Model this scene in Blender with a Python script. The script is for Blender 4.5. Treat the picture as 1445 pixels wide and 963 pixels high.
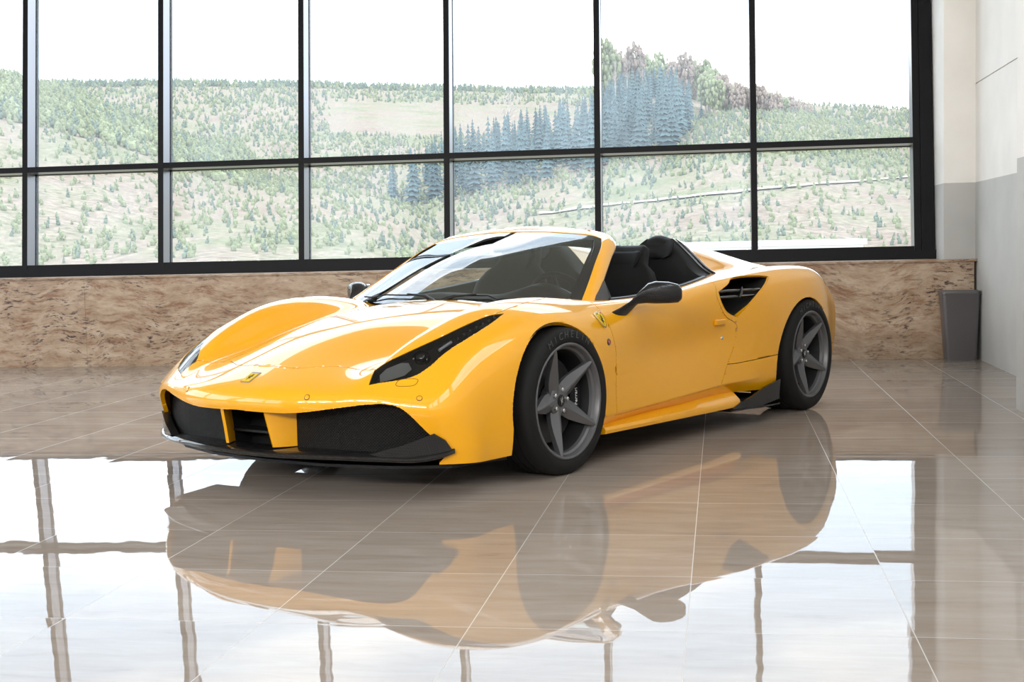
import bpy, bmesh, math, random
import numpy as np
from mathutils import Vector, Matrix
from mathutils.bvhtree import BVHTree

scene = bpy.context.scene
COL = scene.collection
for _o in list(bpy.data.objects):
    bpy.data.objects.remove(_o)

# ------------------------------------------------------------------ camera
FPX, IMG_W, IMG_H = 1877.96, 1445, 963
cam_data = bpy.data.cameras.new('camera')
cam_data.sensor_fit = 'HORIZONTAL'
cam_data.sensor_width = 36.0
cam_data.lens = 36.0 * FPX / IMG_W
cam_data.clip_start, cam_data.clip_end = 0.05, 5000.0
cam = bpy.data.objects.new('camera', cam_data)
COL.objects.link(cam)
CAM_R = Vector((0.9877111, 0.1545833, -0.0230388))
CAM_U = Vector((0.0116388, 0.0742505, 0.9971717))
CAM_F = Vector((-0.1558567, 0.9851857, -0.0715388))
_m = Matrix((CAM_R, CAM_U, -CAM_F)).transposed().to_4x4()
_m.translation = Vector((0.0, 0.0, 1.0524))
cam.matrix_world = _m
scene.camera = cam

# ------------------------------------------------------------------ exposure
scene.view_settings.view_transform = 'Standard'
scene.view_settings.look = 'None'
scene.view_settings.gamma = 1.0
scene.view_settings.use_curve_mapping = False
scene.view_settings.exposure = 0.0
SKY_STRENGTH = 4.6
FILL_POWER = 150.0
scene.cycles.use_denoising = True
scene.cycles.max_bounces = 10
scene.cycles.diffuse_bounces = 4
scene.cycles.glossy_bounces = 5
scene.cycles.transparent_max_bounces = 16
scene.cycles.caustics_reflective = False
scene.cycles.caustics_refractive = False
scene.cycles.sample_clamp_indirect = 8.0

# ------------------------------------------------------------------ overcast sky
world = bpy.data.worlds.new('overcast_sky')
scene.world = world
world.use_nodes = True
_nt = world.node_tree
_nt.nodes.clear()
_out = _nt.nodes.new('ShaderNodeOutputWorld')
_bg = _nt.nodes.new('ShaderNodeBackground')
_tc = _nt.nodes.new('ShaderNodeTexCoord')
_map = _nt.nodes.new('ShaderNodeMapping')
_map.inputs['Scale'].default_value = (1.0, 1.0, 4.0)
_nz = _nt.nodes.new('ShaderNodeTexNoise')
_nz.inputs['Scale'].default_value = 3.0
_nz.inputs['Detail'].default_value = 5.0
_cr = _nt.nodes.new('ShaderNodeValToRGB')
_cr.color_ramp.elements[0].position = 0.42
_cr.color_ramp.elements[0].color = (0.60, 0.72, 0.86, 1)
_cr.color_ramp.elements[1].position = 0.62
_cr.color_ramp.elements[1].color = (1.10, 1.12, 1.13, 1)
_sep = _nt.nodes.new('ShaderNodeSeparateXYZ')
_gr = _nt.nodes.new('ShaderNodeMapRange')
_gr.inputs['From Min'].default_value = -0.06
_gr.inputs['From Max'].default_value = 0.0
_mx = _nt.nodes.new('ShaderNodeMix')
_mx.data_type = 'RGBA'
_mx.inputs[6].default_value = (0.16, 0.17, 0.13, 1)
_bg.inputs['Strength'].default_value = SKY_STRENGTH
L = _nt.links.new
L(_tc.outputs['Generated'], _map.inputs['Vector'])
L(_map.outputs['Vector'], _nz.inputs['Vector'])
L(_nz.outputs['Fac'], _cr.inputs['Fac'])
L(_tc.outputs['Generated'], _sep.inputs['Vector'])
L(_sep.outputs['Z'], _gr.inputs['Value'])
L(_gr.outputs['Result'], _mx.inputs[0])
L(_cr.outputs['Color'], _mx.inputs[7])
L(_mx.outputs[2], _bg.inputs['Color'])
L(_bg.outputs['Background'], _out.inputs['Surface'])

# weak diffuse sun through the cloud, high and from the left behind the glass
_sd = bpy.data.lights.new('sun', 'SUN')
_sd.energy = 1.0
_sd.angle = math.radians(30)
_sun = bpy.data.objects.new('sun', _sd)
COL.objects.link(_sun)
_sun.rotation_euler = (math.radians(-35), math.radians(20), 0)

# ------------------------------------------------------------------ helpers
def link(name, me, mat=None, parent=None):
    o = bpy.data.objects.new(name, me)
    COL.objects.link(o)
    if mat is not None:
        for m in (mat if isinstance(mat, (list, tuple)) else [mat]):
            me.materials.append(m)
    if parent is not None:
        o.parent = parent
    return o

def bm_obj(name, bm, mat=None, parent=None, smooth=None):
    me = bpy.data.meshes.new(name)
    bm.normal_update()
    if smooth is not None:
        a = math.radians(smooth)
        for f in bm.faces:
            f.smooth = True
        for e in bm.edges:
            if len(e.link_faces) == 2 and e.calc_face_angle(0.0) > a:
                e.smooth = False
    bm.to_mesh(me)
    bm.free()
    return link(name, me, mat, parent)

def thing(o, label, cat, group=None):
    o['label'] = label
    o['category'] = cat
    if group:
        o['group'] = group
    return o

def structure(o):
    o['kind'] = 'structure'
    return o

def empty(name, loc=(0, 0, 0), rz=0.0):
    o = bpy.data.objects.new(name, None)
    o.location = loc
    o.rotation_euler = (0, 0, rz)
    COL.objects.link(o)
    return o

def add_box(bm, lo, hi, mi=0):
    x0, y0, z0 = lo
    x1, y1, z1 = hi
    v = [bm.verts.new(p) for p in ((x0, y0, z0), (x1, y0, z0), (x1, y1, z0), (x0, y1, z0),
                                   (x0, y0, z1), (x1, y0, z1), (x1, y1, z1), (x0, y1, z1))]
    for q in ((0, 3, 2, 1), (4, 5, 6, 7), (0, 1, 5, 4), (1, 2, 6, 5), (2, 3, 7, 6), (3, 0, 4, 7)):
        f = bm.faces.new([v[i] for i in q])
        f.material_index = mi
    return v

def bevel_all(bm, w, seg=2):
    bmesh.ops.bevel(bm, geom=list(bm.edges), offset=w, segments=seg, affect='EDGES', profile=0.6)

def add_tube(bm, pts, r, n=10, closed=False, cap=True):
    """Tube along a polyline; r is a number or one radius per point."""
    pts = [Vector(p) for p in pts]
    N = len(pts)
    rs = [r] * N if not hasattr(r, '__len__') else r
    rings = []
    up = None
    for i, p in enumerate(pts):
        a = pts[(i - 1) % N] if (closed or i > 0) else p
        b = pts[(i + 1) % N] if (closed or i < N - 1) else p
        t = (b - a).normalized()
        if up is None:
            up = Vector((0, 0, 1)) if abs(t.z) < 0.9 else Vector((1, 0, 0))
        s = t.cross(up).normalized()
        u = s.cross(t).normalized()
        up = u
        rings.append([bm.verts.new(p + rs[i] * (math.cos(2 * math.pi * k / n) * s + math.sin(2 * math.pi * k / n) * u)) for k in range(n)])
    for i in range(N if closed else N - 1):
        A, B = rings[i], rings[(i + 1) % N]
        for k in range(n):
            bm.faces.new((A[k], A[(k + 1) % n], B[(k + 1) % n], B[k]))
    if cap and not closed:
        bm.faces.new(list(reversed(rings[0])))
        bm.faces.new(rings[-1])

def add_lathe(bm, prof, n=48, axis='y', centre=(0, 0, 0), closed=False, mi=0):
    """Revolve (radius, along) pairs about an axis through centre."""
    c = Vector(centre)
    rings = []
    for (r, h) in prof:
        ring = []
        for k in range(n):
            a = 2 * math.pi * k / n
            if axis == 'y':
                p = Vector((r * math.cos(a), h, r * math.sin(a)))
            elif axis == 'z':
                p = Vector((r * math.cos(a), r * math.sin(a), h))
            else:
                p = Vector((h, r * math.cos(a), r * math.sin(a)))
            ring.append(bm.verts.new(c + p))
        rings.append(ring)
    m = len(rings)
    for i in range(m if closed else m - 1):
        A, B = rings[i], rings[(i + 1) % m]
        for k in range(n):
            f = bm.faces.new((A[k], B[k], B[(k + 1) % n], A[(k + 1) % n]))
            f.material_index = mi
    return rings

def add_loft(bm, rings, closed_ring=False, cap=False, mi=0):
    R = [[bm.verts.new(p) for p in ring] for ring in rings]
    n = len(R[0])
    for A, B in zip(R, R[1:]):
        for k in range(n if closed_ring else n - 1):
            f = bm.faces.new((A[k], A[(k + 1) % n], B[(k + 1) % n], B[k]))
            f.material_index = mi
    if cap and closed_ring:
        bm.faces.new(list(reversed(R[0])))
        bm.faces.new(R[-1])
    return R

def recalc(bm):
    bmesh.ops.recalc_face_normals(bm, faces=list(bm.faces))

def crom(pts, n):
    """Catmull-Rom through the points, n samples per span."""
    P = [Vector(p) for p in pts]
    out = []
    for i in range(len(P) - 1):
        p0 = P[i - 1] if i > 0 else 2 * P[0] - P[1]
        p1, p2 = P[i], P[i + 1]
        p3 = P[i + 2] if i + 2 < len(P) else 2 * P[-1] - P[-2]
        for k in range(n):
            t = k / n
            out.append(0.5 * ((2 * p1) + (p2 - p0) * t + (2 * p0 - 5 * p1 + 4 * p2 - p3) * t * t + (3 * p1 - p0 - 3 * p2 + p3) * t ** 3))
    out.append(P[-1])
    return out

# ------------------------------------------------------------------ materials
def mat(name):
    m = bpy.data.materials.new(name)
    m.use_nodes = True
    return m, m.node_tree, m.node_tree.nodes['Principled BSDF']

def simple(name, col, rough=0.5, metal=0.0, coat=0.0, ior=1.5, coat_rough=0.03):
    m, nt, b = mat(name)
    b.inputs['Base Color'].default_value = (*col, 1)
    b.inputs['Roughness'].default_value = rough
    b.inputs['Metallic'].default_value = metal
    b.inputs['Coat Weight'].default_value = coat
    b.inputs['Coat Roughness'].default_value = coat_rough
    b.inputs['IOR'].default_value = ior
    return m

def node(nt, kind, **kw):
    n = nt.nodes.new(kind)
    for k, v in kw.items():
        if k in n.inputs:
            n.inputs[k].default_value = v
        else:
            setattr(n, k, v)
    return n

def ramp(nt, stops):
    n = nt.nodes.new('ShaderNodeValToRGB')
    e = n.color_ramp.elements
    while len(e) < len(stops):
        e.new(0.5)
    for el, (p, c) in zip(e, stops):
        el.position = p
        el.color = (*c, 1) if len(c) == 3 else c
    return n
# ------------------------------------------------------------------ the showroom
D = 11.808            # front face of the granite parapet
LEDGE = 0.85
XR = 2.15             # right wall
TOP = 8.4             # ceiling
LEAN = 0.10           # the glazing leans outwards
def facade(x, z, e=0.0):
    """Point of the glazing: e metres behind the front face of the mullions."""
    return Vector((x, D + 0.5 + LEAN * (z - LEDGE) + e, z - LEAN * e))

def facade_box(bm, x0, x1, z0, z1, e0, e1, alu=()):
    v = [bm.verts.new(facade(x, z, e)) for z in (z0, z1) for (x, e) in ((x0, e0), (x1, e0), (x1, e1), (x0, e1))]
    for k, q in enumerate(((0, 3, 2, 1), (4, 5, 6, 7), (0, 1, 5, 4), (1, 2, 6, 5), (2, 3, 7, 6), (3, 0, 4, 7))):
        f = bm.faces.new([v[i] for i in q])
        f.material_index = 1 if k in alu else 0

# floor: large polished stone tiles, each a hair out of level, veined beige
def floor_material():
    m, nt, b = mat('polished_stone_tiles')
    N = nt.nodes
    lk = nt.links.new
    tc = node(nt, 'ShaderNodeTexCoord')
    mp = node(nt, 'ShaderNodeMapping')
    mp.inputs['Location'].default_value = (-0.495, -7.1442, 0)
    lk(tc.outputs['Object'], mp.inputs['Vector'])
    sc = node(nt, 'ShaderNodeVectorMath', operation='SCALE')
    sc.inputs['Scale'].default_value = 1 / 0.5982
    lk(mp.outputs['Vector'], sc.inputs[0])
    fl = node(nt, 'ShaderNodeVectorMath', operation='FLOOR')
    lk(sc.outputs[0], fl.inputs[0])
    fr = node(nt, 'ShaderNodeVectorMath', operation='FRACTION')
    lk(sc.outputs[0], fr.inputs[0])
    # grout mask from the distance to the tile edge
    s = node(nt, 'ShaderNodeSeparateXYZ')
    lk(fr.outputs[0], s.inputs[0])
    edges = []
    for ax in ('X', 'Y'):
        a = node(nt, 'ShaderNodeMath', operation='SUBTRACT')
        lk(s.outputs[ax], a.inputs[0])
        a.inputs[1].default_value = 0.5
        ab = node(nt, 'ShaderNodeMath', operation='ABSOLUTE')
        lk(a.outputs[0], ab.inputs[0])
        edges.append(ab)
    mxx = node(nt, 'ShaderNodeMath', operation='MAXIMUM')
    lk(edges[0].outputs[0], mxx.inputs[0])
    lk(edges[1].outputs[0], mxx.inputs[1])
    grout = node(nt, 'ShaderNodeMapRange')
    grout.inputs['From Min'].default_value = 0.4970
    grout.inputs['From Max'].default_value = 0.4980
    lk(mxx.outputs[0], grout.inputs['Value'])
    # veins: long streaks along X, shifted tile by tile
    wn = node(nt, 'ShaderNodeTexWhiteNoise')
    lk(fl.outputs[0], wn.inputs['Vector'])
    sh = node(nt, 'ShaderNodeVectorMath', operation='SCALE')
    sh.inputs['Scale'].default_value = 7.0
    lk(wn.outputs['Color'], sh.inputs[0])
    ad = node(nt, 'ShaderNodeVectorMath', operation='ADD')
    lk(mp.outputs['Vector'], ad.inputs[0])
    lk(sh.outputs[0], ad.inputs[1])
    st = node(nt, 'ShaderNodeMapping')
    st.inputs['Scale'].default_value = (0.9, 5.0, 1.0)
    st.inputs['Rotation'].default_value = (0, 0, math.radians(-14))
    lk(ad.outputs[0], st.inputs['Vector'])
    n1 = node(nt, 'ShaderNodeTexNoise', Scale=2.6, Detail=9.0, Roughness=0.66, Distortion=0.5)
    lk(st.outputs[0], n1.inputs['Vector'])
    cr = ramp(nt, [(0.25, (0.290, 0.228, 0.185)), (0.38, (0.365, 0.300, 0.252)), (0.56, (0.405, 0.343, 0.293)), (0.75, (0.45, 0.395, 0.345))])
    lk(n1.outputs['Fac'], cr.inputs['Fac'])
    tone = node(nt, 'ShaderNodeMapRange')
    tone.inputs['To Min'].default_value = 0.9
    tone.inputs['To Max'].default_value = 1.08
    lk(wn.outputs['Value'], tone.inputs['Value'])
    tn = node(nt, 'ShaderNodeVectorMath', operation='SCALE')
    lk(cr.outputs['Color'], tn.inputs[0])
    lk(tone.outputs[0], tn.inputs['Scale'])
    mix = node(nt, 'ShaderNodeMix', data_type='RGBA')
    mix.inputs[7].default_value = (0.52, 0.48, 0.43, 1)
    lk(grout.outputs[0], mix.inputs[0])
    lk(tn.outputs[0], mix.inputs[6])
    N.remove(b)
    di = node(nt, 'ShaderNodeBsdfDiffuse')
    gl = node(nt, 'ShaderNodeBsdfGlossy')
    fz = node(nt, 'ShaderNodeFresnel', IOR=1.42)
    fm = node(nt, 'ShaderNodeMath', operation='MULTIPLY')
    fm.inputs[1].default_value = 0.97
    ms = node(nt, 'ShaderNodeMixShader')
    lk(fz.outputs[0], fm.inputs[0])
    lk(fm.outputs[0], ms.inputs[0])
    lk(di.outputs[0], ms.inputs[1])
    lk(gl.outputs[0], ms.inputs[2])
    lk(ms.outputs[0], N['Material Output'].inputs['Surface'])
    lk(mix.outputs[2], di.inputs['Color'])
    ro = node(nt, 'ShaderNodeMapRange')
    ro.inputs['To Min'].default_value = 0.012
    ro.inputs['To Max'].default_value = 0.35
    lk(grout.outputs[0], ro.inputs['Value'])
    lk(ro.outputs[0], gl.inputs['Roughness'])
    # unevenness: each tile tilts a little and is gently dished, plus fine ripple
    c = node(nt, 'ShaderNodeVectorMath', operation='SUBTRACT')
    c.inputs[1].default_value = (0.5, 0.5, 0.5)
    lk(wn.outputs['Color'], c.inputs[0])
    t1 = node(nt, 'ShaderNodeVectorMath', operation='MULTIPLY')
    t1.inputs[1].default_value = (0.0050, 0.0022, 0.0)
    lk(c.outputs[0], t1.inputs[0])
    d = node(nt, 'ShaderNodeVectorMath', operation='SUBTRACT')
    d.inputs[1].default_value = (0.5, 0.5, 0.0)
    lk(fr.outputs[0], d.inputs[0])
    d2 = node(nt, 'ShaderNodeVectorMath', operation='MULTIPLY')
    d2.inputs[1].default_value = (0.0045, 0.0022, 0.0)
    lk(d.outputs[0], d2.inputs[0])
    n2 = node(nt, 'ShaderNodeTexNoise', Scale=9.0, Detail=2.0)
    lk(ad.outputs[0], n2.inputs['Vector'])
    c2 = node(nt, 'ShaderNodeVectorMath', operation='SUBTRACT')
    c2.inputs[1].default_value = (0.5, 0.5, 0.5)
    lk(n2.outputs['Color'], c2.inputs[0])
    t2 = node(nt, 'ShaderNodeVectorMath', operation='MULTIPLY')
    t2.inputs[1].default_value = (0.0105, 0.0030, 0.0)
    lk(c2.outputs[0], t2.inputs[0])
    geo = node(nt, 'ShaderNodeNewGeometry')
    a1 = node(nt, 'ShaderNodeVectorMath', operation='ADD')
    a2 = node(nt, 'ShaderNodeVectorMath', operation='ADD')
    a3 = node(nt, 'ShaderNodeVectorMath', operation='ADD')
    lk(t1.outputs[0], a1.inputs[0])
    lk(d2.outputs[0], a1.inputs[1])
    lk(a1.outputs[0], a2.inputs[0])
    lk(t2.outputs[0], a2.inputs[1])
    lk(a2.outputs[0], a3.inputs[0])
    lk(geo.outputs['Normal'], a3.inputs[1])
    nn = node(nt, 'ShaderNodeVectorMath', operation='NORMALIZE')
    lk(a3.outputs[0], nn.inputs[0])
    lk(nn.outputs[0], gl.inputs['Normal'])
    lk(nn.outputs[0], fz.inputs['Normal'])
    return m
M_FLOOR = floor_material()

def granite_material():
    m, nt, b = mat('veined_granite')
    lk = nt.links.new
    tc = node(nt, 'ShaderNodeTexCoord')
    wn = node(nt, 'ShaderNodeTexNoise', Scale=0.8, Detail=3.0)
    lk(tc.outputs['Object'], wn.inputs['Vector'])
    off = node(nt, 'ShaderNodeVectorMath', operation='SCALE')
    off.inputs['Scale'].default_value = 0.55
    lk(wn.outputs['Color'], off.inputs[0])
    ad = node(nt, 'ShaderNodeVectorMath', operation='ADD')
    lk(tc.outputs['Object'], ad.inputs[0])
    lk(off.outputs[0], ad.inputs[1])
    def layer(rot, sc, nscale, detail, rough):
        mp = node(nt, 'ShaderNodeMapping')
        mp.inputs['Rotation'].default_value = (0, math.radians(rot), 0)
        mp.inputs['Scale'].default_value = sc
        lk(ad.outputs[0], mp.inputs['Vector'])
        n = node(nt, 'ShaderNodeTexNoise', Scale=nscale, Detail=detail, Roughness=rough)
        lk(mp.outputs[0], n.inputs['Vector'])
        return n
    n1 = layer(14, (1.2, 1.2, 3.6), 3.0, 8.0, 0.72)
    c1 = ramp(nt, [(0.30, (0.27, 0.175, 0.108)), (0.45, (0.375, 0.268, 0.182)), (0.55, (0.44, 0.33, 0.235)), (0.70, (0.52, 0.415, 0.315))])
    lk(n1.outputs['Fac'], c1.inputs['Fac'])
    # rusty streaks
    n3 = layer(16, (1.6, 1.6, 7.0), 2.6, 8.0, 0.75)
    c3 = ramp(nt, [(0.50, (0, 0, 0)), (0.64, (0.9, 0.9, 0.9))])
    lk(n3.outputs['Fac'], c3.inputs['Fac'])
    mxa = node(nt, 'ShaderNodeMix', data_type='RGBA')
    mxa.inputs[7].default_value = (0.21, 0.095, 0.042, 1)
    lk(c3.outputs['Color'], mxa.inputs[0])
    lk(c1.outputs['Color'], mxa.inputs[6])
    # short dark mineral flecks drawn out along the grain
    n2 = layer(13, (4.0, 4.0, 15.0), 3.0, 6.0, 0.72)
    c2 = ramp(nt, [(0.535, (0, 0, 0)), (0.60, (1, 1, 1))])
    lk(n2.outputs['Fac'], c2.inputs['Fac'])
    n4 = node(nt, 'ShaderNodeTexNoise', Scale=2.2, Detail=2.0)
    lk(tc.outputs['Object'], n4.inputs['Vector'])
    c4 = ramp(nt, [(0.40, (0.15, 0.15, 0.15)), (0.60, (1, 1, 1))])
    lk(n4.outputs['Fac'], c4.inputs['Fac'])
    mu = node(nt, 'ShaderNodeMath', operation='MULTIPLY')
    lk(c2.outputs['Color'], mu.inputs[0])
    lk(c4.outputs['Color'], mu.inputs[1])
    mix = node(nt, 'ShaderNodeMix', data_type='RGBA')
    mix.inputs[7].default_value = (0.05, 0.024, 0.02, 1)
    lk(mu.outputs[0], mix.inputs[0])
    lk(mxa.outputs[2], mix.inputs[6])
    lk(mix.outputs[2], b.inputs['Base Color'])
    b.inputs['Roughness'].default_value = 0.28
    return m
M_GRANITE = granite_material()

def two_tone_paint():
    """White paint above a grey dado, the joint at 1.5 m."""
    m, nt, b = mat('two_tone_wall_paint')
    lk = nt.links.new
    geo = node(nt, 'ShaderNodeNewGeometry')
    s = node(nt, 'ShaderNodeSeparateXYZ')
    lk(geo.outputs['Position'], s.inputs[0])
    gt = node(nt, 'ShaderNodeMath', operation='GREATER_THAN')
    gt.inputs[1].default_value = 1.5
    lk(s.outputs['Z'], gt.inputs[0])
    nz = node(nt, 'ShaderNodeTexNoise', Scale=3.0, Detail=4.0)
    lk(geo.outputs['Position'], nz.inputs['Vector'])
    c1 = ramp(nt, [(0.3, (0.45, 0.45, 0.435)), (0.7, (0.50, 0.50, 0.485))])
    c2 = ramp(nt, [(0.3, (0.78, 0.76, 0.73)), (0.7, (0.84, 0.82, 0.79))])
    lk(nz.outputs['Fac'], c1.inputs['Fac'])
    lk(nz.outputs['Fac'], c2.inputs['Fac'])
    mix = node(nt, 'ShaderNodeMix', data_type='RGBA')
    lk(gt.outputs[0], mix.inputs[0])
    lk(c1.outputs['Color'], mix.inputs[6])
    lk(c2.outputs['Color'], mix.inputs[7])
    lk(mix.outputs[2], b.inputs['Base Color'])
    b.inputs['Roughness'].default_value = 0.6
    return m
M_WALL = two_tone_paint()
M_CEIL = simple('grey_hall_ceiling', (0.50, 0.50, 0.48), 0.8)
M_FRAME = simple('dark_frame_paint', (0.007, 0.007, 0.009), 0.45, 0.0, 0.0, 1.22)
M_ALU = simple('satin_aluminium', (0.24, 0.24, 0.26), 0.30, 0.85)

def pane_material():
    """Slightly dusty float glass: clear, mirror-like at grazing angles, a thin bluish veil for dust and added outdoor haze."""
    m = bpy.data.materials.new('dusty_hazed_window_glass')
    m.use_nodes = True
    nt = m.node_tree
    nt.nodes.clear()
    lk = nt.links.new
    out = node(nt, 'ShaderNodeOutputMaterial')
    tr = node(nt, 'ShaderNodeBsdfTransparent')
    tr.inputs['Color'].default_value = (0.97, 0.985, 0.98, 1)
    gl = node(nt, 'ShaderNodeBsdfGlossy', Roughness=0.0)
    fz = node(nt, 'ShaderNodeFresnel', IOR=1.10)
    m1 = node(nt, 'ShaderNodeMixShader')
    lk(fz.outputs[0], m1.inputs[0])
    lk(tr.outputs[0], m1.inputs[1])
    lk(gl.outputs[0], m1.inputs[2])
    du = node(nt, 'ShaderNodeBsdfTranslucent')  # veil also puts the valley's aerial haze into the panes
    du.inputs['Color'].default_value = (0.82, 0.9, 1.0, 1)
    geo = node(nt, 'ShaderNodeNewGeometry')
    mp = node(nt, 'ShaderNodeMapping')
    mp.inputs['Scale'].default_value = (0.9, 0.9, 0.5)
    lk(geo.outputs['Position'], mp.inputs['Vector'])
    nz = node(nt, 'ShaderNodeTexNoise', Scale=1.4, Detail=3.0)
    lk(mp.outputs[0], nz.inputs['Vector'])
    mr = node(nt, 'ShaderNodeMapRange')
    mr.inputs['From Min'].default_value = 0.35
    mr.inputs['From Max'].default_value = 0.7
    mr.inputs['To Min'].default_value = 0.085
    mr.inputs['To Max'].default_value = 0.16
    lk(nz.outputs['Fac'], mr.inputs['Value'])
    m2 = node(nt, 'ShaderNodeMixShader')
    lk(mr.outputs[0], m2.inputs[0])
    lk(m1.outputs[0], m2.inputs[1])
    lk(du.outputs[0], m2.inputs[2])
    lk(m2.outputs[0], out.inputs['Surface'])
    return m
M_PANE = pane_material()

XL, YB = -15.0, -7.0
bm = bmesh.new()
v = [bm.verts.new(p) for p in ((XL, YB, 0), (XR + 0.6, YB, 0), (XR + 0.6, D + 0.3, 0), (XL, D + 0.3, 0))]
bm.faces.new(v)
structure(bm_obj('floor', bm, M_FLOOR))

bm = bmesh.new()
add_box(bm, (XL, YB, TOP), (XR + 0.6, D + 2.2, TOP + 0.25))
structure(bm_obj('ceiling', bm, M_CEIL))

# granite parapet below the glazing: slabs with hairline joints, then the capping ledge
bm = bmesh.new()
joints = [XL, -11.6, -9.1, -5.95, -3.1, -0.25, XR - 0.022]
for a, c in zip(joints, joints[1:]):
    add_box(bm, (a + 0.001, D, 0.0), (c - 0.001, D + 0.5, LEDGE - 0.022))
structure(bm_obj('wall_back', bm, M_GRANITE))
bm = bmesh.new()
add_box(bm, (XL, D - 0.022, LEDGE - 0.022), (XR - 0.002, D + 0.75, LEDGE))
bmesh.ops.bevel(bm, geom=[e for e in bm.edges if all(abs(q.co.y - (D - 0.022)) < 1e-4 for q in e.verts)], offset=0.006, segments=2, affect='EDGES')
structure(bm_obj('trim_1', bm, M_GRANITE))

# right wall of precast panels with a groove at 2.33 m, and the pier nearer the camera
bm = bmesh.new()
add_box(bm, (XR, 7.3, 0), (XR + 0.3, D + 2.2, 2.325))
add_box(bm, (XR, 7.3, 2.337), (XR + 0.3, D + 2.2, TOP))
add_box(bm, (XR + 0.012, 7.3, 2.325), (XR + 0.3, D + 2.2, 2.337))
structure(bm_obj('wall_right', bm, M_WALL))
bm = bmesh.new()
add_box(bm, (1.745, 7.2, 0), (XR, 8.34, TOP))
structure(bm_obj('pillar_1', bm, M_WALL))
bm = bmesh.new()
add_box(bm, (1.889, D + 0.08, LEDGE), (XR, D + 2.0, TOP))
structure(bm_obj('pillar_2', bm, M_WALL))

# glazing: mullions, transoms, frame, one pane per bay
MX = [-6.855 + 1.4265 * k for k in range(-6, 6)]
MW = 0.056
ZT = [(1.885, 1.940), (4.30, 4.62)]
ZB = ZT[1][0]                        # above this beam the bays are left as one wide light
bm = bmesh.new()
for k, x in enumerate(MX):
    top = TOP if k == 0 else ZB
    facade_box(bm, x, x + MW, LEDGE, top, 0.0, 0.15, (3, 5))
    facade_box(bm, x + 0.004, x + MW - 0.004, LEDGE, top, 0.152, 0.165)
    facade_box(bm, x - 0.002, x + MW + 0.002, LEDGE, top, 0.175, 0.215)
structure(bm_obj('trim_2', bm, [M_FRAME, M_ALU]))
XE = 1.706
bm = bmesh.new()
for (z0, z1) in ZT:
    facade_box(bm, XL, XE, z0, z1, 0.002, 0.13, (0,))
    facade_box(bm, XL, XE, z0 - 0.003, z1 + 0.003, 0.150, 0.205)
structure(bm_obj('trim_3', bm, [M_FRAME, M_ALU]))
bm = bmesh.new()
facade_box(bm, XL, XE + 0.01, 0.925, 0.967, 0.004, 0.21)
facade_box(bm, XL, XE + 0.21, LEDGE, 0.925, -0.03, 0.21)
facade_box(bm, XE, XE + 0.061, LEDGE, TOP, 0.0, 0.21, (5,))
facade_box(bm, XE + 0.063, XE + 0.172, LEDGE, TOP, -0.012, 0.21)
structure(bm_obj('trim_4', bm, [M_FRAME, M_ALU]))
n = 0
def pane(x0, x1, z0, z1):
    global n
    n += 1
    bm = bmesh.new()
    bm.faces.new([bm.verts.new(facade(x, z, 0.17)) for (x, z) in ((x0, z0), (x1, z0), (x1, z1), (x0, z1))])
    structure(bm_obj('window_%d' % n, bm, M_PANE))
for i in range(len(MX)):
    x1 = MX[i + 1] if i + 1 < len(MX) else XE
    for z0, z1 in ((0.945, 1.895), (1.93, 4.31)):
        pane(MX[i] + MW - 0.01, x1 + 0.01, z0, z1)
ups = [x for k, x in enumerate(MX) if k == 0]
for x0, x1 in zip([XL] + ups, ups + [XE]):
    pane(x0 + 0.02, x1 + 0.02, 4.61, TOP + .02)
# the other sides of the hall: tall openings to daylight on the left and behind the camera
def open_wall(name, along, fixed, a0, a1, cuts, z0, z1):
    bm = bmesh.new()
    def bx(s0, s1, h0, h1):
        if s1 - s0 < 1e-4 or h1 - h0 < 1e-4:
            return
        if along == 'x':
            add_box(bm, (s0, fixed - 0.3, h0), (s1, fixed, h1))
        else:
            add_box(bm, (fixed - 0.3, s0, h0), (fixed, s1, h1))
    bx(a0, a1, 0, z0)
    bx(a0, a1, z1, TOP)
    p = a0
    for (c0, c1) in cuts:
        bx(p, c0, z0, z1)
        p = c1
    bx(p, a1, z0, z1)
    structure(bm_obj(name, bm, M_WALL))
open_wall('wall_left', 'y', XL, YB, D + 2.2, [(-5.5, -2.0), (-1.5, 2.0), (2.5, 6.0), (6.5, 11.0)], 0.9, 5.6)
open_wall('wall_front', 'x', YB, XL, XR + 0.6, [(-13.0, -9.0), (-8.0, -4.0), (-3.0, 1.0)], 5.6, 7.2)
open_wall('wall_right_front', 'y', XR + 0.3, YB, 7.2, [(-6.2, -3.2), (-2.8, 0.2), (0.6, 3.6), (4.0, 6.8)], 3.8, 7.4)
# row of added fill lamps, unseen, high behind the camera
for k in range(9):
    ld = bpy.data.lights.new('fill_lamp', 'AREA')
    ld.shape = 'RECTANGLE'
    ld.size, ld.size_y = 1.3, 0.45
    ld.energy = FILL_POWER
    ld.color = (1.0, 0.96, 0.9)
    lo = bpy.data.objects.new('fill_lamp', ld)
    lo.location = (-12.0 + 1.6 * k, YB + 0.25, 4.5)
    lo.rotation_euler = (math.radians(80), 0, 0)
    COL.objects.link(lo)

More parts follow.
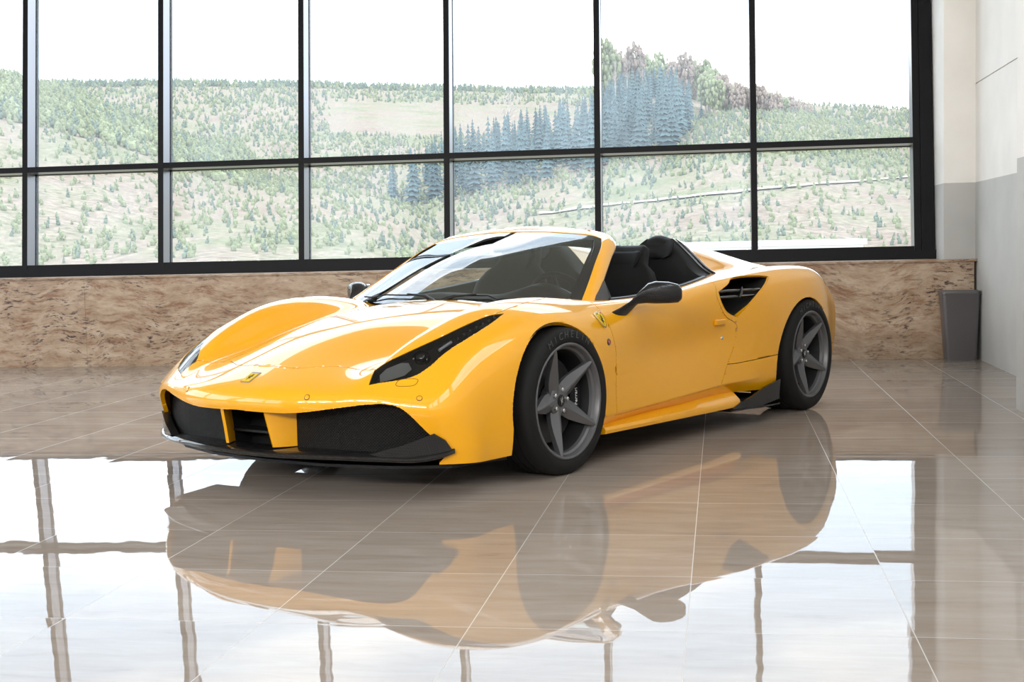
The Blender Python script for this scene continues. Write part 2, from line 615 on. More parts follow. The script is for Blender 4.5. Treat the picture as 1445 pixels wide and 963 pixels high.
# waste bin in the corner
bm = bmesh.new()
def bin_ring(z, grow, n=6, r=.03):
    x0, x1 = 1.868 - grow, 2.112 + grow * .55
    y0, y1 = 11.585 - grow * .4, 11.765 + grow * .4
    out = []
    for (cx, cy, a0) in ((x1 - r, y1 - r, 0), (x0 + r, y1 - r, 90), (x0 + r, y0 + r, 180), (x1 - r, y0 + r, 270)):
        for k in range(n + 1):
            a = math.radians(a0 + 90 * k / n)
            out.append((cx + r * math.cos(a), cy + r * math.sin(a), z))
    return out
add_loft(bm, [bin_ring(.0, 0.0), bin_ring(.012, .003), bin_ring(.555, .040), bin_ring(.558, .046), bin_ring(.585, .048), bin_ring(.588, .044), bin_ring(.585, .038), bin_ring(.02, -.004)], closed_ring=True, cap=True)
recalc(bm)
tb = bm_obj('waste_bin', bm, simple('dark_grey_plastic', (0.10, 0.095, 0.10), 0.35), smooth=40)
thing(tb, 'dark grey tapered waste bin in the corner beside the granite parapet', 'bin')
# ------------------------------------------------------------------ the valley outside
rng = random.Random(7)
HILLS = {  # distance of the crest, azimuth and elevation of its line as seen from the hall
    'plateau': (800.0, [(-50, 6.5), (-37.1, 6.77), (-29.6, 6.82), (-23.3, 6.94), (-17.5, 6.88), (-11.2, 6.64), (-5.2, 6.4), (-0.4, 5.95), (12.1, 4.77), (35, 4.0)]),
    'left': (450.0, [(-50, 8.6), (-37, 8.16), (-29.6, 7.15), (-28, 6.79), (-26.4, 6.37), (-24.7, 5.7), (-23.6, 5.25), (-22, 4.52), (-20, 3.83), (-17.9, 3.24), (-15.6, 2.31), (-10, 0.5), (-4, -1.5), (35, -2)]),
    'mound': (300.0, [(-50, 1.5), (-32.4, 1.83), (-24.3, 2.44), (-21.5, 2.73), (-17.3, 2.67), (-15.6, 2.46), (-13.8, 1.92), (-12, 0.97), (-10.2, -0.22), (-7, -1.2), (35, -2)]),
    'wooded': (620.0, [(-50, -2), (-18.5, 0.5), (-16.5, 1.88), (-15.6, 2.52), (-13.7, 3.32), (-11.3, 4.32), (-9.5, 4.88), (-7.6, 5.29), (-5.5, 5.82), (-4.6, 6.15), (-3.4, 6.29), (-1.6, 6.11), (-0.15, 5.64), (1.3, 5.15), (35, 4)]),
    'right': (480.0, [(-50, -3), (-14, -0.8), (-12.6, -0.01), (-11.4, 0.51), (-9.6, 1.04), (-8, 1.7), (-6.5, 2.51), (-5.4, 3.23), (-4, 4.09), (-2.5, 4.49), (-0.7, 5.17), (0.4, 5.41), (1.3, 5.38), (3.4, 5.24), (4.2, 5.0), (5.4, 4.74), (7.7, 4.18), (12.1, 3.1), (35, 1.5)]),
}
HT = {k: (r, np.array([a for a, e in t]), np.array([1.05 + r * math.tan(math.radians(e)) for a, e in t])) for k, (r, t) in HILLS.items()}
def terrain(az, r):
    """Ground height at azimuth az (degrees) and distance r."""
    z = -6.0
    for k, (rc, A, Z) in HT.items():
        zc = float(np.interp(az, A, Z))
        r0 = rc * 0.30
        if r < r0:
            h = -6.0
        elif r <= rc:
            t = (r - r0) / (rc - r0)
            h = -6.0 + (zc + 6.0) * (0.85 * t + 0.15 * (1 - (1 - t) ** 2))
        else:
            h = zc - (r - rc) * (0.16 if k != 'plateau' else 0.0)
        z = max(z, h)
    w = min(1.0, max(0.0, (r - 90) / 150))
    return z + w * (0.35 * math.sin(az * 1.7 + r * .021) * math.sin(r * .037 + az * .6))
def polar(az, r, dz=0.0):
    a = math.radians(az)
    return Vector((r * math.sin(a), r * math.cos(a), terrain(az, r) + dz))

def hill_material():
    m, nt, b = mat('spring_hillside')
    lk = nt.links.new
    geo = node(nt, 'ShaderNodeNewGeometry')
    n1 = node(nt, 'ShaderNodeTexNoise', Scale=0.030, Detail=6.0, Roughness=0.62)
    n2 = node(nt, 'ShaderNodeTexNoise', Scale=0.9, Detail=6.0, Roughness=0.75)
    lk(geo.outputs['Position'], n1.inputs['Vector'])
    lk(geo.outputs['Position'], n2.inputs['Vector'])
    c1 = ramp(nt, [(0.36, (0.160, 0.168, 0.110)), (0.46, (0.205, 0.188, 0.142)), (0.54, (0.228, 0.190, 0.160)), (0.68, (0.195, 0.150, 0.128))])
    c2 = ramp(nt, [(0.36, (0.56, 0.60, 0.52)), (0.60, (1.24, 1.21, 1.18))])
    lk(n1.outputs['Fac'], c1.inputs['Fac'])
    lk(n2.outputs['Fac'], c2.inputs['Fac'])
    mx = node(nt, 'ShaderNodeVectorMath', operation='MULTIPLY')
    lk(c1.outputs['Color'], mx.inputs[0])
    lk(c2.outputs['Color'], mx.inputs[1])
    lk(mx.outputs[0], b.inputs['Base Color'])
    b.inputs['Roughness'].default_value = 1.0
    b.inputs['Specular IOR Level'].default_value = 0.0
    return m
M_HILL = hill_material()
def leafy(name, col, var):
    m, nt, b = mat(name)
    lk = nt.links.new
    oi = node(nt, 'ShaderNodeObjectInfo')
    geo = node(nt, 'ShaderNodeNewGeometry')
    nz = node(nt, 'ShaderNodeTexNoise', Scale=0.25, Detail=3.0)
    lk(geo.outputs['Position'], nz.inputs['Vector'])
    ad = node(nt, 'ShaderNodeMath', operation='ADD')
    lk(oi.outputs['Random'], ad.inputs[0])
    lk(nz.outputs['Fac'], ad.inputs[1])
    mr = node(nt, 'ShaderNodeMapRange')
    mr.inputs['From Min'].default_value = 0.3
    mr.inputs['From Max'].default_value = 1.7
    lk(ad.outputs[0], mr.inputs['Value'])
    cr = ramp(nt, [(0.0, tuple(c * (1 - var) for c in col)), (1.0, tuple(c * (1 + var) for c in col))])
    lk(mr.outputs[0], cr.inputs['Fac'])
    lk(cr.outputs['Color'], b.inputs['Base Color'])
    b.inputs['Roughness'].default_value = 1.0
    b.inputs['Specular IOR Level'].default_value = 0.0
    return m
M_FIR = leafy('dark_fir_needles', (0.090, 0.130, 0.135), 0.35)
M_LARCH = leafy('fresh_larch_green', (0.225, 0.245, 0.145), 0.22)
M_SAPL = leafy('young_spruce_green', (0.150, 0.180, 0.140), 0.30)
M_BUD = leafy('budding_crown', (0.270, 0.215, 0.180), 0.2)
M_BARK = leafy('pale_bark', (0.34, 0.30, 0.27), 0.15)

bm = bmesh.new()
azs = np.linspace(-48, 34, 206)
rs = np.concatenate([np.linspace(16, 120, 14), np.linspace(130, 860, 92), np.linspace(900, 1500, 8)])
add_loft(bm, [[polar(a, r) for a in azs] for r in rs])
for f in bm.faces:
    f.smooth = True
if sum(f.normal.z for f in list(bm.faces)[:200]) < 0:
    bmesh.ops.reverse_faces(bm, faces=list(bm.faces))
structure(bm_obj('hillside_ground', bm, M_HILL))
# dirt track across the right-hand slope
def range_at(az, elev, lo, hi):
    best = lo
    for r in np.linspace(lo, hi, 200):
        e = math.degrees(math.atan2(terrain(az, r) - 1.05, r))
        if e < elev:
            best = r
    return best
bm = bmesh.new()
track = []
for az in np.linspace(-7.7, 14, 40):
    el = float(np.interp(az, [-7.7, -5, -.5, 1.6, 7.9, 12.1, 14], [1.3, 1.57, 1.93, 2.1, 2.42, 2.54, 2.6]))
    r = range_at(az, el, 150, 478)
    track.append([polar(az, r - .6, .3), polar(az, r + 2.2, .3)])
add_loft(bm, track)
structure(bm_obj('dirt_track_ground', bm, leafy('pale_gravel', (0.36, 0.32, 0.26), 0.1)))
# low white roof of the next building below the window
bm = bmesh.new()
add_box(bm, (-1.25, 40.0, .72), (4.1, 48.0, .86))
add_box(bm, (-1.32, 39.9, .86), (4.2, 48.1, 1.02))
structure(bm_obj('neighbour_roof', bm, simple('white_sheet_roof', (0.8, 0.8, 0.8), 0.6)))

def fir_mesh(name, mats, layers, segs, seed, ratio, sag=.35, top=0.0):
    """Unit-height conifer: ragged skirts of branches round a stem."""
    g = random.Random(seed)
    bm = bmesh.new()
    add_tube(bm, [(0, 0, 0), (0, 0, .9)], [.016, .004], 5)
    for f in bm.faces:
        f.material_index = 1
    z0 = .06
    for i in range(layers):
        t = i / layers
        zt = z0 + (1 - z0) * (i + 1.5) / (layers + .5)
        zt = min(zt, 1.0)
        zb = z0 + (1 - z0) * t - .01
        rad = ratio * (1 - t) ** .85 * (0.9 + .2 * g.random())
        apex = bm.verts.new((0, 0, zt))
        ring = []
        for k in range(segs):
            a = 2 * math.pi * (k + .5 * (i % 2)) / segs
            q = rad * (1.0 if k % 2 == 0 else .62) * (.75 + .5 * g.random())
            ring.append(bm.verts.new((q * math.cos(a), q * math.sin(a), zb + (0 if k % 2 == 0 else sag * .06) + .02 * g.random())))
        for k in range(segs):
            bm.faces.new((ring[k], ring[(k + 1) % segs], apex))
    me = bpy.data.meshes.new(name)
    bm.to_mesh(me)
    bm.free()
    for m in mats:
        me.materials.append(m)
    return me
FIRS = [fir_mesh('dark_fir', (M_FIR, M_BARK), 11, 14, s, rt) for s, rt in ((1, .17), (2, .15), (3, .20))]
def bush_mesh(mats, seed, wide, clumps):
    """Small bushy tree: a stem and a tapering stack of leaf clumps."""
    g = random.Random(seed)
    bm = bmesh.new()
    add_tube(bm, [(0, 0, 0), (0, 0, .7)], [.02, .006], 4)
    for f in bm.faces:
        f.material_index = 1
    for k in range(clumps):
        z = .16 + .74 * (k + .5) / clumps
        w = wide * (1.05 - z) + .03
        a = g.random() * 6.28
        q = w * g.random() * .8
        bmesh.ops.create_icosphere(bm, subdivisions=1, radius=w * (.55 + .3 * g.random()), matrix=Matrix.Translation((q * math.cos(a), q * math.sin(a), z)) @ Matrix.Diagonal((1, 1, 1.3, 1)))
    me = bpy.data.meshes.new('young_tree')
    bm.to_mesh(me)
    bm.free()
    for m in mats:
        me.materials.append(m)
    return me
SAPL = [bush_mesh((M_SAPL, M_BARK), s, w, 6) for s, w in ((11, .24), (12, .30))]
SAPL_L = [bush_mesh((M_LARCH, M_BARK), s, w, 5) for s, w in ((13, .34), (14, .42))]
def crown_mesh(name, mats, seed):
    """Broadleaf tree: forked stem under a loose crown of many small leaf clumps."""
    g = random.Random(seed)
    bm = bmesh.new()
    add_tube(bm, [(0, 0, 0), (.01, 0, .35), (0, .01, .85)], [.025, .018, .004], 5)
    for k in range(5):
        a = g.random() * 6.28
        add_tube(bm, [(0, 0, .3 + .08 * k), (.16 * math.cos(a), .16 * math.sin(a), .55 + .07 * k)], [.010, .003], 4)
    for f in bm.faces:
        f.material_index = 1
    for k in range(150):
        while True:
            p = Vector((g.uniform(-1, 1), g.uniform(-1, 1), g.uniform(-1, 1)))
            if p.length < 1:
                break
        c = Vector((p.x * .24, p.y * .24, .60 + p.z * .38))
        bmesh.ops.create_icosphere(bm, subdivisions=1, radius=.018 + .030 * g.random(), matrix=Matrix.Translation(c) @ Matrix.Diagonal((1, 1, 1.7, 1)))
    me = bpy.data.meshes.new(name)
    bm.to_mesh(me)
    bm.free()
    for m in mats:
        me.materials.append(m)
    return me
BUDS = [crown_mesh('budding_tree', (M_BUD, M_BARK), s) for s in (5, 6)]
BUDS_G = [crown_mesh('budding_tree', (M_LARCH, M_BARK), s) for s in (7, 8)]
def bare_mesh(seed, spread):
    g = random.Random(seed)
    bm = bmesh.new()
    add_tube(bm, [(0, 0, 0), (.005, 0, .5), (0, .005, 1.0)], [.020, .013, .002], 6)
    for k in range(34):
        z = .28 + .65 * g.random()
        a = g.random() * 6.28
        l_ = spread * (1.1 - z) * (.6 + .6 * g.random())
        q = Vector((l_ * math.cos(a), l_ * math.sin(a), z + l_ * .55))
        add_tube(bm, [(0, 0, z), q], [.006, .0015], 4)
        for j in range(3):
            b_ = g.random() * 6.28
            m_ = Vector((0, 0, z)).lerp(q, .45 + .4 * g.random())
            add_tube(bm, [m_, m_ + Vector((math.cos(b_) * .07, math.sin(b_) * .07, .07))], [.003, .001], 3)
    me = bpy.data.meshes.new('bare_tree')
    bm.to_mesh(me)
    bm.free()
    me.materials.append(M_BARK)
    return me
BARE = [bare_mesh(21, .42), bare_mesh(22, .16)]

def plant(name, me, az, r, h, label, cat, group=None, wide=1.0):
    o = bpy.data.objects.new(name, me)
    COL.objects.link(o)
    o.location = polar(az, r, -.15)
    o.scale = (h * wide, h * wide, h)
    o.rotation_euler = (0, 0, rng.random() * 6.28)
    return thing(o, label, cat, group)

# the belt of tall dark firs: it climbs the valley side behind the crest of the right-hand slope
n_fir = 0
tries = 0
stand = []
def clear_of(az, r, gap):
    x, y = r * math.sin(math.radians(az)), r * math.cos(math.radians(az))
    for (u, v, g) in stand:
        if (u - x) ** 2 + (v - y) ** 2 < (.5 * (g + gap)) ** 2:
            return False
    stand.append((x, y, gap))
    return True
def hill_z(k, az, r):
    rc, A, Z = HT[k]
    t = (r - rc * .3) / (rc * .7)
    zc = float(np.interp(az, A, Z))
    return -6 if t < 0 else (-6 + (zc + 6) * (0.85 * t + 0.15 * (1 - (1 - t) ** 2)) if t <= 1 else zc - (r - rc) * .16)
while n_fir < 270 and tries < 20000:
    tries += 1
    az = rng.uniform(-16.0, -1.2)
    r = rng.uniform(320, 640)
    if hill_z('right', az, r) > hill_z('wooded', az, r) and r < 490:
        continue
    el = math.degrees(math.atan2(terrain(az, r) - 1.05, r))
    low = float(np.interp(az, HT['right'][1], [e for a_, e in HILLS['right'][1]])) - .8
    low = max(low, float(np.interp(az, HT['mound'][1], [e for a_, e in HILLS['mound'][1]])) - .6)
    h = rng.uniform(10, 17)
    top = el + math.degrees(h / r)
    top_e = float(np.interp(az, [-16.2, -15.6, -14.5, -13.7, -12.2, -11.3, -9.5, -7.6, -5.5, -4.2, -3.4, -2.0, -1.2], [2.3, 3.0, 3.6, 4.2, 4.8, 5.3, 5.7, 6.0, 6.5, 7.3, 7.5, 7.6, 6.8]))
    if el < low or top > top_e or top < top_e - 4.2:
        continue
    if not clear_of(az, r, h * .36):
        continue
    plant('dark_fir', FIRS[n_fir % 3], az, r, h, 'dark blue-green fir in the dense belt of tall firs on the valley side', 'tree', 'dark firs on the valley side', 1.0)
    n_fir += 1
for az, r, h in ((-2.0, 470, 9), (-1.3, 470, 13), (-.75, 468, 8), (.9, 500, 9), (2.3, 500, 9)):
    plant('dark_fir', FIRS[0], az, r, h, 'single dark fir standing clear at the foot of the budding wood on the hilltop', 'tree', 'single firs below the hilltop wood')
# budding wood along the top of the right-hand hill
k = 0
tries = 0
while k < 105 and tries < 8000:
    tries += 1
    az = rng.uniform(-4.8, 3.7)
    r = rng.uniform(497, 560) if az > -.6 else rng.uniform(600, 690)
    h = float(np.interp(az, [-4.6, -2, 0, 2, 3.7], [22, 22, 15.0, 12, 7])) * rng.uniform(.85, 1.12) * 1.12
    if not clear_of(az, r, h * .43):
        continue
    k += 1
    g_ = rng.random() < float(np.interp(az, [-4, 0, 3], [.65, .35, .25]))
    plant('budding_tree', (BUDS_G if g_ else BUDS)[k % 2], az, r, h, 'yellow-green budding tree in the wood on the right hilltop' if g_ else 'brownish leafless-looking tree in the wood on the right hilltop', 'tree', 'green trees of the hilltop wood' if g_ else 'brown trees of the hilltop wood', .9)
plant('bare_tree', BARE[0], -8.9, 474, 17, 'pale bare tree with a wide crown in front of the dark firs', 'tree')
plant('bare_tree', BARE[0], -13.6, 400, 8, 'small pale bare tree above the bright mound beside the firs', 'tree')
for az in (-4.35, -3.85, -3.2):
    plant('bare_tree', BARE[1], az, 486, 19, 'tall thin pale trunk standing against the dark firs', 'tree', 'pale trunks before the firs', .8)
plant('bare_tree', BARE[0], -23.9, 800, 15, 'lone bare tree on the skyline of the plateau', 'tree')

# young plantation: the 300 nearest trees one by one, all the others as one mass
spots = []
for k in range(31000):
    az = rng.uniform(-38, 26)
    r = rng.choice([rng.uniform(150, 480), rng.uniform(300, 480), rng.uniform(480, 820)])
    z = terrain(az, r)
    if r > 480 and -16.5 < az < 4 and r < 640:
        continue
    dens = .5 + .5 * math.sin(az * 1.1 + r * .017) * math.sin(r * .03 - az * .7)
    if rng.random() > .45 + .55 * dens:
        continue
    larch = rng.random() < (.75 if (az < -15 and r < 460) or (az > 2 and r < 470) else .4)
    h = rng.uniform(.9, 2.4) * (1.0 if r < 480 else 1.4) * (.75 if r < 260 else 1.0)
    if az < -20 and r > 300 and r < 460:
        h *= 1.7
    spots.append((h / r, az, r, h, larch, z))
for k in range(1500):                                         # close ranks along the plateau edge
    az = rng.uniform(-30, -.5)
    r = rng.uniform(770, 815)
    spots.append((0.004, az, r, rng.uniform(3.0, 5.0), rng.random() < .25, terrain(az, r)))
spots.sort(reverse=True)
near, rest = [], []
for sp in spots:
    if len(near) < 300 and clear_of(sp[1], sp[2], sp[3] * .8):
        near.append(sp)
    else:
        rest.append(sp)
for (q, az, r, h, larch, z) in near:
    plant('young_tree', (SAPL_L if larch else SAPL)[int(az * 10) % 2], az, r, h, 'light green young tree of the hillside plantation' if larch else 'grey-green young conifer of the hillside plantation', 'tree', 'young light green trees' if larch else 'young grey-green conifers')
for larch in (False, True):
    vs, fs = [], []
    protos = SAPL_L if larch else SAPL
    base = []
    for me in protos:
        base.append((np.array([v.co[:] for v in me.vertices]), [tuple(p.vertices) for p in me.polygons if p.material_index == 0]))
    for (q, az, r, h, lc, z) in rest:
        if lc != larch:
            continue
        V_, F_ = base[int(az * 10) % 2]
        a = math.radians(az)
        off = len(vs)
        th = rng.random() * 6.28
        c, s = math.cos(th) * h, math.sin(th) * h
        px_, py_ = r * math.sin(a), r * math.cos(a)
        for (x, y, zz) in V_:
            vs.append((px_ + c * x - s * y, py_ + s * x + c * y, z - .15 + zz * h))
        fs += [tuple(i + off for i in f) for f in F_]
    me = bpy.data.meshes.new('young_plantation')
    me.from_pydata(vs, [], fs)
    o = link('young_plantation', me, M_LARCH if larch else M_SAPL)
    o['kind'] = 'stuff'
    thing(o, 'mass of small light green young trees covering the hillsides' if larch else 'mass of small grey-green young conifers covering the hillsides', 'trees')
# ------------------------------------------------------------------ the car
# local frame: x forward from the front axle, y to the car's left, z up
CAR_LOC = (-1.5398, 6.4281, 0.0)
CAR_RZ = 4.2354
car = empty('sports_car', CAR_LOC, CAR_RZ)
thing(car, 'yellow open-top two-seat sports car with dark grey wheels parked on the polished tiled floor', 'car')

def paint_material():
    m, nt, b = mat('yellow_car_paint')
    b.inputs['Base Color'].default_value = (0.88, 0.40, 0.0008, 1)
    b.inputs['Roughness'].default_value = 0.38
    b.inputs['IOR'].default_value = 1.45
    b.inputs['Specular IOR Level'].default_value = 0.15
    b.inputs['Coat Weight'].default_value = 1.0
    b.inputs['Coat Roughness'].default_value = 0.012
    b.inputs['Coat IOR'].default_value = 1.62
    return m
M_PAINT = paint_material()
M_BLACK = simple('satin_black_plastic', (0.010, 0.010, 0.011), 0.45, ior=1.3)
M_GAP = simple('deep_black_seal', (0.004, 0.004, 0.004), 0.8)

def carbon_material():
    m, nt, b = mat('gloss_carbon_fibre')
    lk = nt.links.new
    tc = node(nt, 'ShaderNodeTexCoord')
    mp = node(nt, 'ShaderNodeMapping')
    mp.inputs['Rotation'].default_value = (0.4, 0.3, 0.7)
    lk(tc.outputs['Object'], mp.inputs['Vector'])
    ch = node(nt, 'ShaderNodeTexChecker', Scale=160.0)
    ch.inputs['Color1'].default_value = (0.004, 0.004, 0.0045, 1)
    ch.inputs['Color2'].default_value = (0.014, 0.014, 0.015, 1)
    lk(mp.outputs[0], ch.inputs['Vector'])
    lk(ch.outputs['Color'], b.inputs['Base Color'])
    b.inputs['Roughness'].default_value = 0.5
    b.inputs['Specular IOR Level'].default_value = 0.1
    b.inputs['Coat Weight'].default_value = 0.8
    b.inputs['Coat Roughness'].default_value = 0.03
    return m
M_CARBON = carbon_material()

# ---- body cage: a rounded box of rows and columns, refined by subdivision
TOPROWS = [  # for each station the six points from the centre line to the fender crest
    [(1.085, 0, .487), (1.08, .17, .487), (1.05, .34, .478), (1.0, .50, .470), (.93, .67, .468), (.815, .835, .468)],
    [(.93, 0, .562), (.925, .17, .557), (.90, .34, .540), (.86, .51, .532), (.80, .60, .597), (.685, .77, .610)],
    [(.71, 0, .655), (.70, .17, .645), (.68, .34, .603), (.64, .51, .573), (.56, .608, .706), (.46, .755, .712)],
    [(.45, 0, .724), (.45, .17, .716), (.44, .34, .670), (.41, .51, .630), (.36, .612, .760), (.235, .742, .782)],
    [(.18, 0, .760), (.18, .17, .755), (.17, .34, .718), (.14, .51, .685), (.11, .605, .786), (0, .735, .805)],
    [(-.10, 0, .782), (-.10, .17, .779), (-.11, .34, .752), (-.14, .51, .728), (-.16, .615, .787), (-.22, .755, .799)],
    [(-.38, 0, .785), (-.38, .17, .783), (-.39, .33, .772), (-.41, .49, .762), (-.43, .66, .770), (-.46, .80, .777)],
    [(-.74, 0, .770), (-.74, .17, .769), (-.74, .33, .766), (-.74, .50, .764), (-.74, .69, .767), (-.75, .835, .772)],
    [(-1.10, 0, .785), (-1.10, .17, .785), (-1.10, .33, .785), (-1.10, .50, .785), (-1.10, .69, .785), (-1.10, .845, .790)],
    [(-1.40, 0, .81), (-1.40, .17, .81), (-1.40, .33, .81), (-1.40, .50, .81), (-1.40, .69, .812), (-1.40, .845, .818)],
    [(-1.70, 0, .84), (-1.70, .17, .84), (-1.70, .33, .84), (-1.70, .50, .84), (-1.70, .69, .845), (-1.70, .845, .850)],
    [(-2.0, 0, .855), (-2.0, .17, .855), (-2.0, .33, .855), (-2.0, .50, .86), (-2.0, .70, .87), (-2.0, .85, .872)],
    [(-2.3, 0, .865), (-2.3, .17, .865), (-2.3, .33, .865), (-2.3, .52, .872), (-2.3, .71, .885), (-2.3, .855, .887)],
    [(-2.6, 0, .87), (-2.6, .18, .87), (-2.6, .34, .87), (-2.6, .53, .875), (-2.6, .72, .888), (-2.6, .86, .889)],
    [(-2.9, 0, .865), (-2.9, .18, .865), (-2.9, .35, .865), (-2.9, .53, .867), (-2.9, .71, .873), (-2.9, .845, .870)],
    [(-3.2, 0, .83), (-3.2, .18, .83), (-3.19, .35, .828), (-3.18, .53, .823), (-3.16, .70, .81), (-3.12, .815, .80)],
    [(-3.40, 0, .775), (-3.395, .18, .775), (-3.385, .35, .77), (-3.36, .53, .755), (-3.32, .69, .735), (-3.26, .785, .715)],
]
SIDEROWS = [  # below the crest: five or six points down to the sill
    [(.825, .862, .440), (.83, .883, .400), (.815, .898, .350), (.785, .91, .285), (.76, .915, .215), (.74, .912, .155)],
    [(.64, .878, .555), (.62, .922, .480), (.61, .938, .395), (.60, .944, .305), (.60, .945, .215), (.60, .938, .150)],
    [(.445, .867, .660), (.43, .933, .575), (.42, .956, .455), (.42, .960, .335), (.42, .959, .225), (.42, .95, .150)],
    [(.22, .857, .738), (.21, .938, .655), (.21, .963, .525), (.21, .966, .385), (.21, .963, .24), (.21, .953, .15)],
    [(-.005, .853, .764), (-.01, .937, .695), (-.01, .965, .575), (-.01, .966, .410), (-.01, .962, .245), (-.01, .953, .15)],
    [(-.225, .862, .755), (-.23, .932, .675), (-.23, .957, .545), (-.23, .957, .395), (-.23, .955, .245), (-.23, .925, .175)],
    [(-.465, .882, .730), (-.47, .922, .648), (-.47, .933, .525), (-.47, .937, .375), (-.47, .940, .235), (-.47, .895, .180)],
    [(-.75, .893, .725), (-.75, .912, .640), (-.75, .906, .515), (-.75, .921, .370), (-.75, .929, .235), (-.75, .88, .185)],
    [(-1.10, .900, .735), (-1.10, .908, .635), (-1.10, .888, .505), (-1.10, .907, .370), (-1.10, .927, .245), (-1.10, .88, .190)],
    [(-1.40, .903, .760), (-1.40, .905, .640), (-1.40, .886, .510), (-1.40, .905, .375), (-1.40, .925, .255), (-1.40, .88, .195)],
    [(-1.70, .912, .795), (-1.70, .922, .670), (-1.70, .908, .525), (-1.70, .915, .380), (-1.70, .927, .26), (-1.70, .885, .195)],
    [(-2.0, .925, .820), (-2.0, .955, .705), (-2.0, .952, .545), (-2.0, .946, .390), (-2.0, .945, .265), (-2.0, .92, .185)],
    [(-2.3, .934, .836), (-2.3, .970, .730), (-2.3, .976, .565), (-2.3, .972, .405), (-2.3, .965, .270), (-2.3, .945, .170)],
    [(-2.6, .935, .842), (-2.6, .972, .745), (-2.6, .979, .590), (-2.6, .976, .425), (-2.6, .970, .280), (-2.6, .95, .175)],
    [(-2.9, .915, .825), (-2.9, .953, .735), (-2.9, .964, .590), (-2.9, .961, .440), (-2.9, .95, .300), (-2.9, .93, .185)],
    [(-3.13, .865, .760), (-3.13, .897, .690), (-3.13, .910, .575), (-3.13, .908, .440), (-3.13, .895, .310), (-3.12, .87, .195)],
    [(-3.28, .82, .690), (-3.30, .845, .635), (-3.30, .855, .545), (-3.30, .85, .430), (-3.28, .84, .315), (-3.25, .82, .205)],
]
FRONTZ = [.45, .41, .365, .29, .215, .155]
FRONTDX = [.045, .058, .045, .012, .0, .0]
REARZ = [.71, .65, .56, .44, .32, .21]
REARDX = [-.03, -.045, -.04, -.03, -.03, .05]

def body_cage():
    keys, verts, faces = {}, [], []
    def vid(key, co):
        if key not in keys:
            keys[key] = len(verts)
            verts.append(Vector(co))
        return keys[key]
    NI, NJ, NK = len(TOPROWS), 6, 7
    def V(kind, a, b, s):
        if kind == 't':
            co = TOPROWS[a][b]
            key = ('t', a, b)
        elif kind == 's':
            if b == 0:
                return V('t', a, NJ - 1, s)
            co = SIDEROWS[a][b - 1]
            key = ('s', a, b)
        elif kind == 'f':          # a = column, b = row
            if b == 0:
                return V('t', 0, a, s)
            if a == NJ - 1:
                return V('s', 0, b, s)
            t = TOPROWS[0][a]
            w = a / (NJ - 1)
            zc = SIDEROWS[0][b - 1][2]
            co = (t[0] + FRONTDX[b - 1] * (1 - 0.55 * w * w), t[1], FRONTZ[b - 1] * (1 - w * w) + zc * w * w)
            key = ('f', a, b)
        else:
            if b == 0:
                return V('t', NI - 1, a, s)
            if a == NJ - 1:
                return V('s', NI - 1, b, s)
            t = TOPROWS[NI - 1][a]
            co = (t[0] + REARDX[b - 1], t[1], REARZ[b - 1])
            key = ('r', a, b)
        if key[2 if key[0] == 't' else 1] == 0 and key[0] in 'tfr':
            s = 1
        return vid(key + (s,), (co[0], co[1] * s, co[2]))
    def quad(q, s):
        faces.append(q if s > 0 else q[::-1])
    for s in (1, -1):
        for i in range(NI - 1):
            for j in range(NJ - 1):
                quad([V('t', i, j, s), V('t', i, j + 1, s), V('t', i + 1, j + 1, s), V('t', i + 1, j, s)], s)
            for k in range(NK - 1):
                quad([V('s', i, k, s), V('s', i, k + 1, s), V('s', i + 1, k + 1, s), V('s', i + 1, k, s)], s)
        for j in range(NJ - 1):
            for k in range(NK - 1):
                quad([V('f', j, k, s), V('f', j, k + 1, s), V('f', j + 1, k + 1, s), V('f', j + 1, k, s)], s)
                quad([V('r', j, k, s), V('r', j + 1, k, s), V('r', j + 1, k + 1, s), V('r', j, k + 1, s)], s)
    crease = {}
    for s in (1, -1):                      # a firm edge along the lower door crease
        for i in range(5, 11):
            crease[(V('s', i, 5, s), V('s', i + 1, 5, s))] = 0.75
        for j in range(0, 5):              # the nose edge
            crease[(V('t', 0, j, s), V('t', 0, j + 1, s))] = 0.25
        for i in range(0, 3):
            crease[(V('s', i, 0, s), V('s', i + 1, 0, s))] = 0.15
    return verts, faces, crease

def subdivide(verts, faces, crease, levels):
    me = bpy.data.meshes.new('cage')
    me.from_pydata([tuple(v) for v in verts], [], faces)
    if crease:
        at = me.attributes.new('crease_edge', 'FLOAT', 'EDGE')
        ck = {frozenset(k): c for k, c in crease.items()}
        for e in me.edges:
            at.data[e.index].value = ck.get(frozenset(e.vertices), 0.0)
    o = bpy.data.objects.new('cage', me)
    COL.objects.link(o)
    md = o.modifiers.new('s', 'SUBSURF')
    md.levels = md.render_levels = levels
    md.use_limit_surface = False
    dg = bpy.context.evaluated_depsgraph_get()
    dg.update()
    out = bpy.data.meshes.new_from_object(o.evaluated_get(dg))
    bpy.data.objects.remove(o)
    bpy.data.meshes.remove(me)
    return out

def fit_cage(verts, faces, crease, rounds=4):
    """Move the cage until the refined surface passes through the given points."""
    target = [v.copy() for v in verts]
    cage = [v.copy() for v in verts]
    for _ in range(rounds):
        me = subdivide(cage, faces, crease, 2)
        for i, t in enumerate(target):
            cage[i] += 0.85 * (t - me.vertices[i].co)
        bpy.data.meshes.remove(me)
    return cage

_v, _f, _c = body_cage()
_v = fit_cage(_v, _f, _c)
body_me = subdivide(_v, _f, _c, 4)
body = bmesh.new()
body.from_mesh(body_me)
bpy.data.meshes.remove(body_me)
recalc(body)
BODY_BVH = BVHTree.FromBMesh(body)
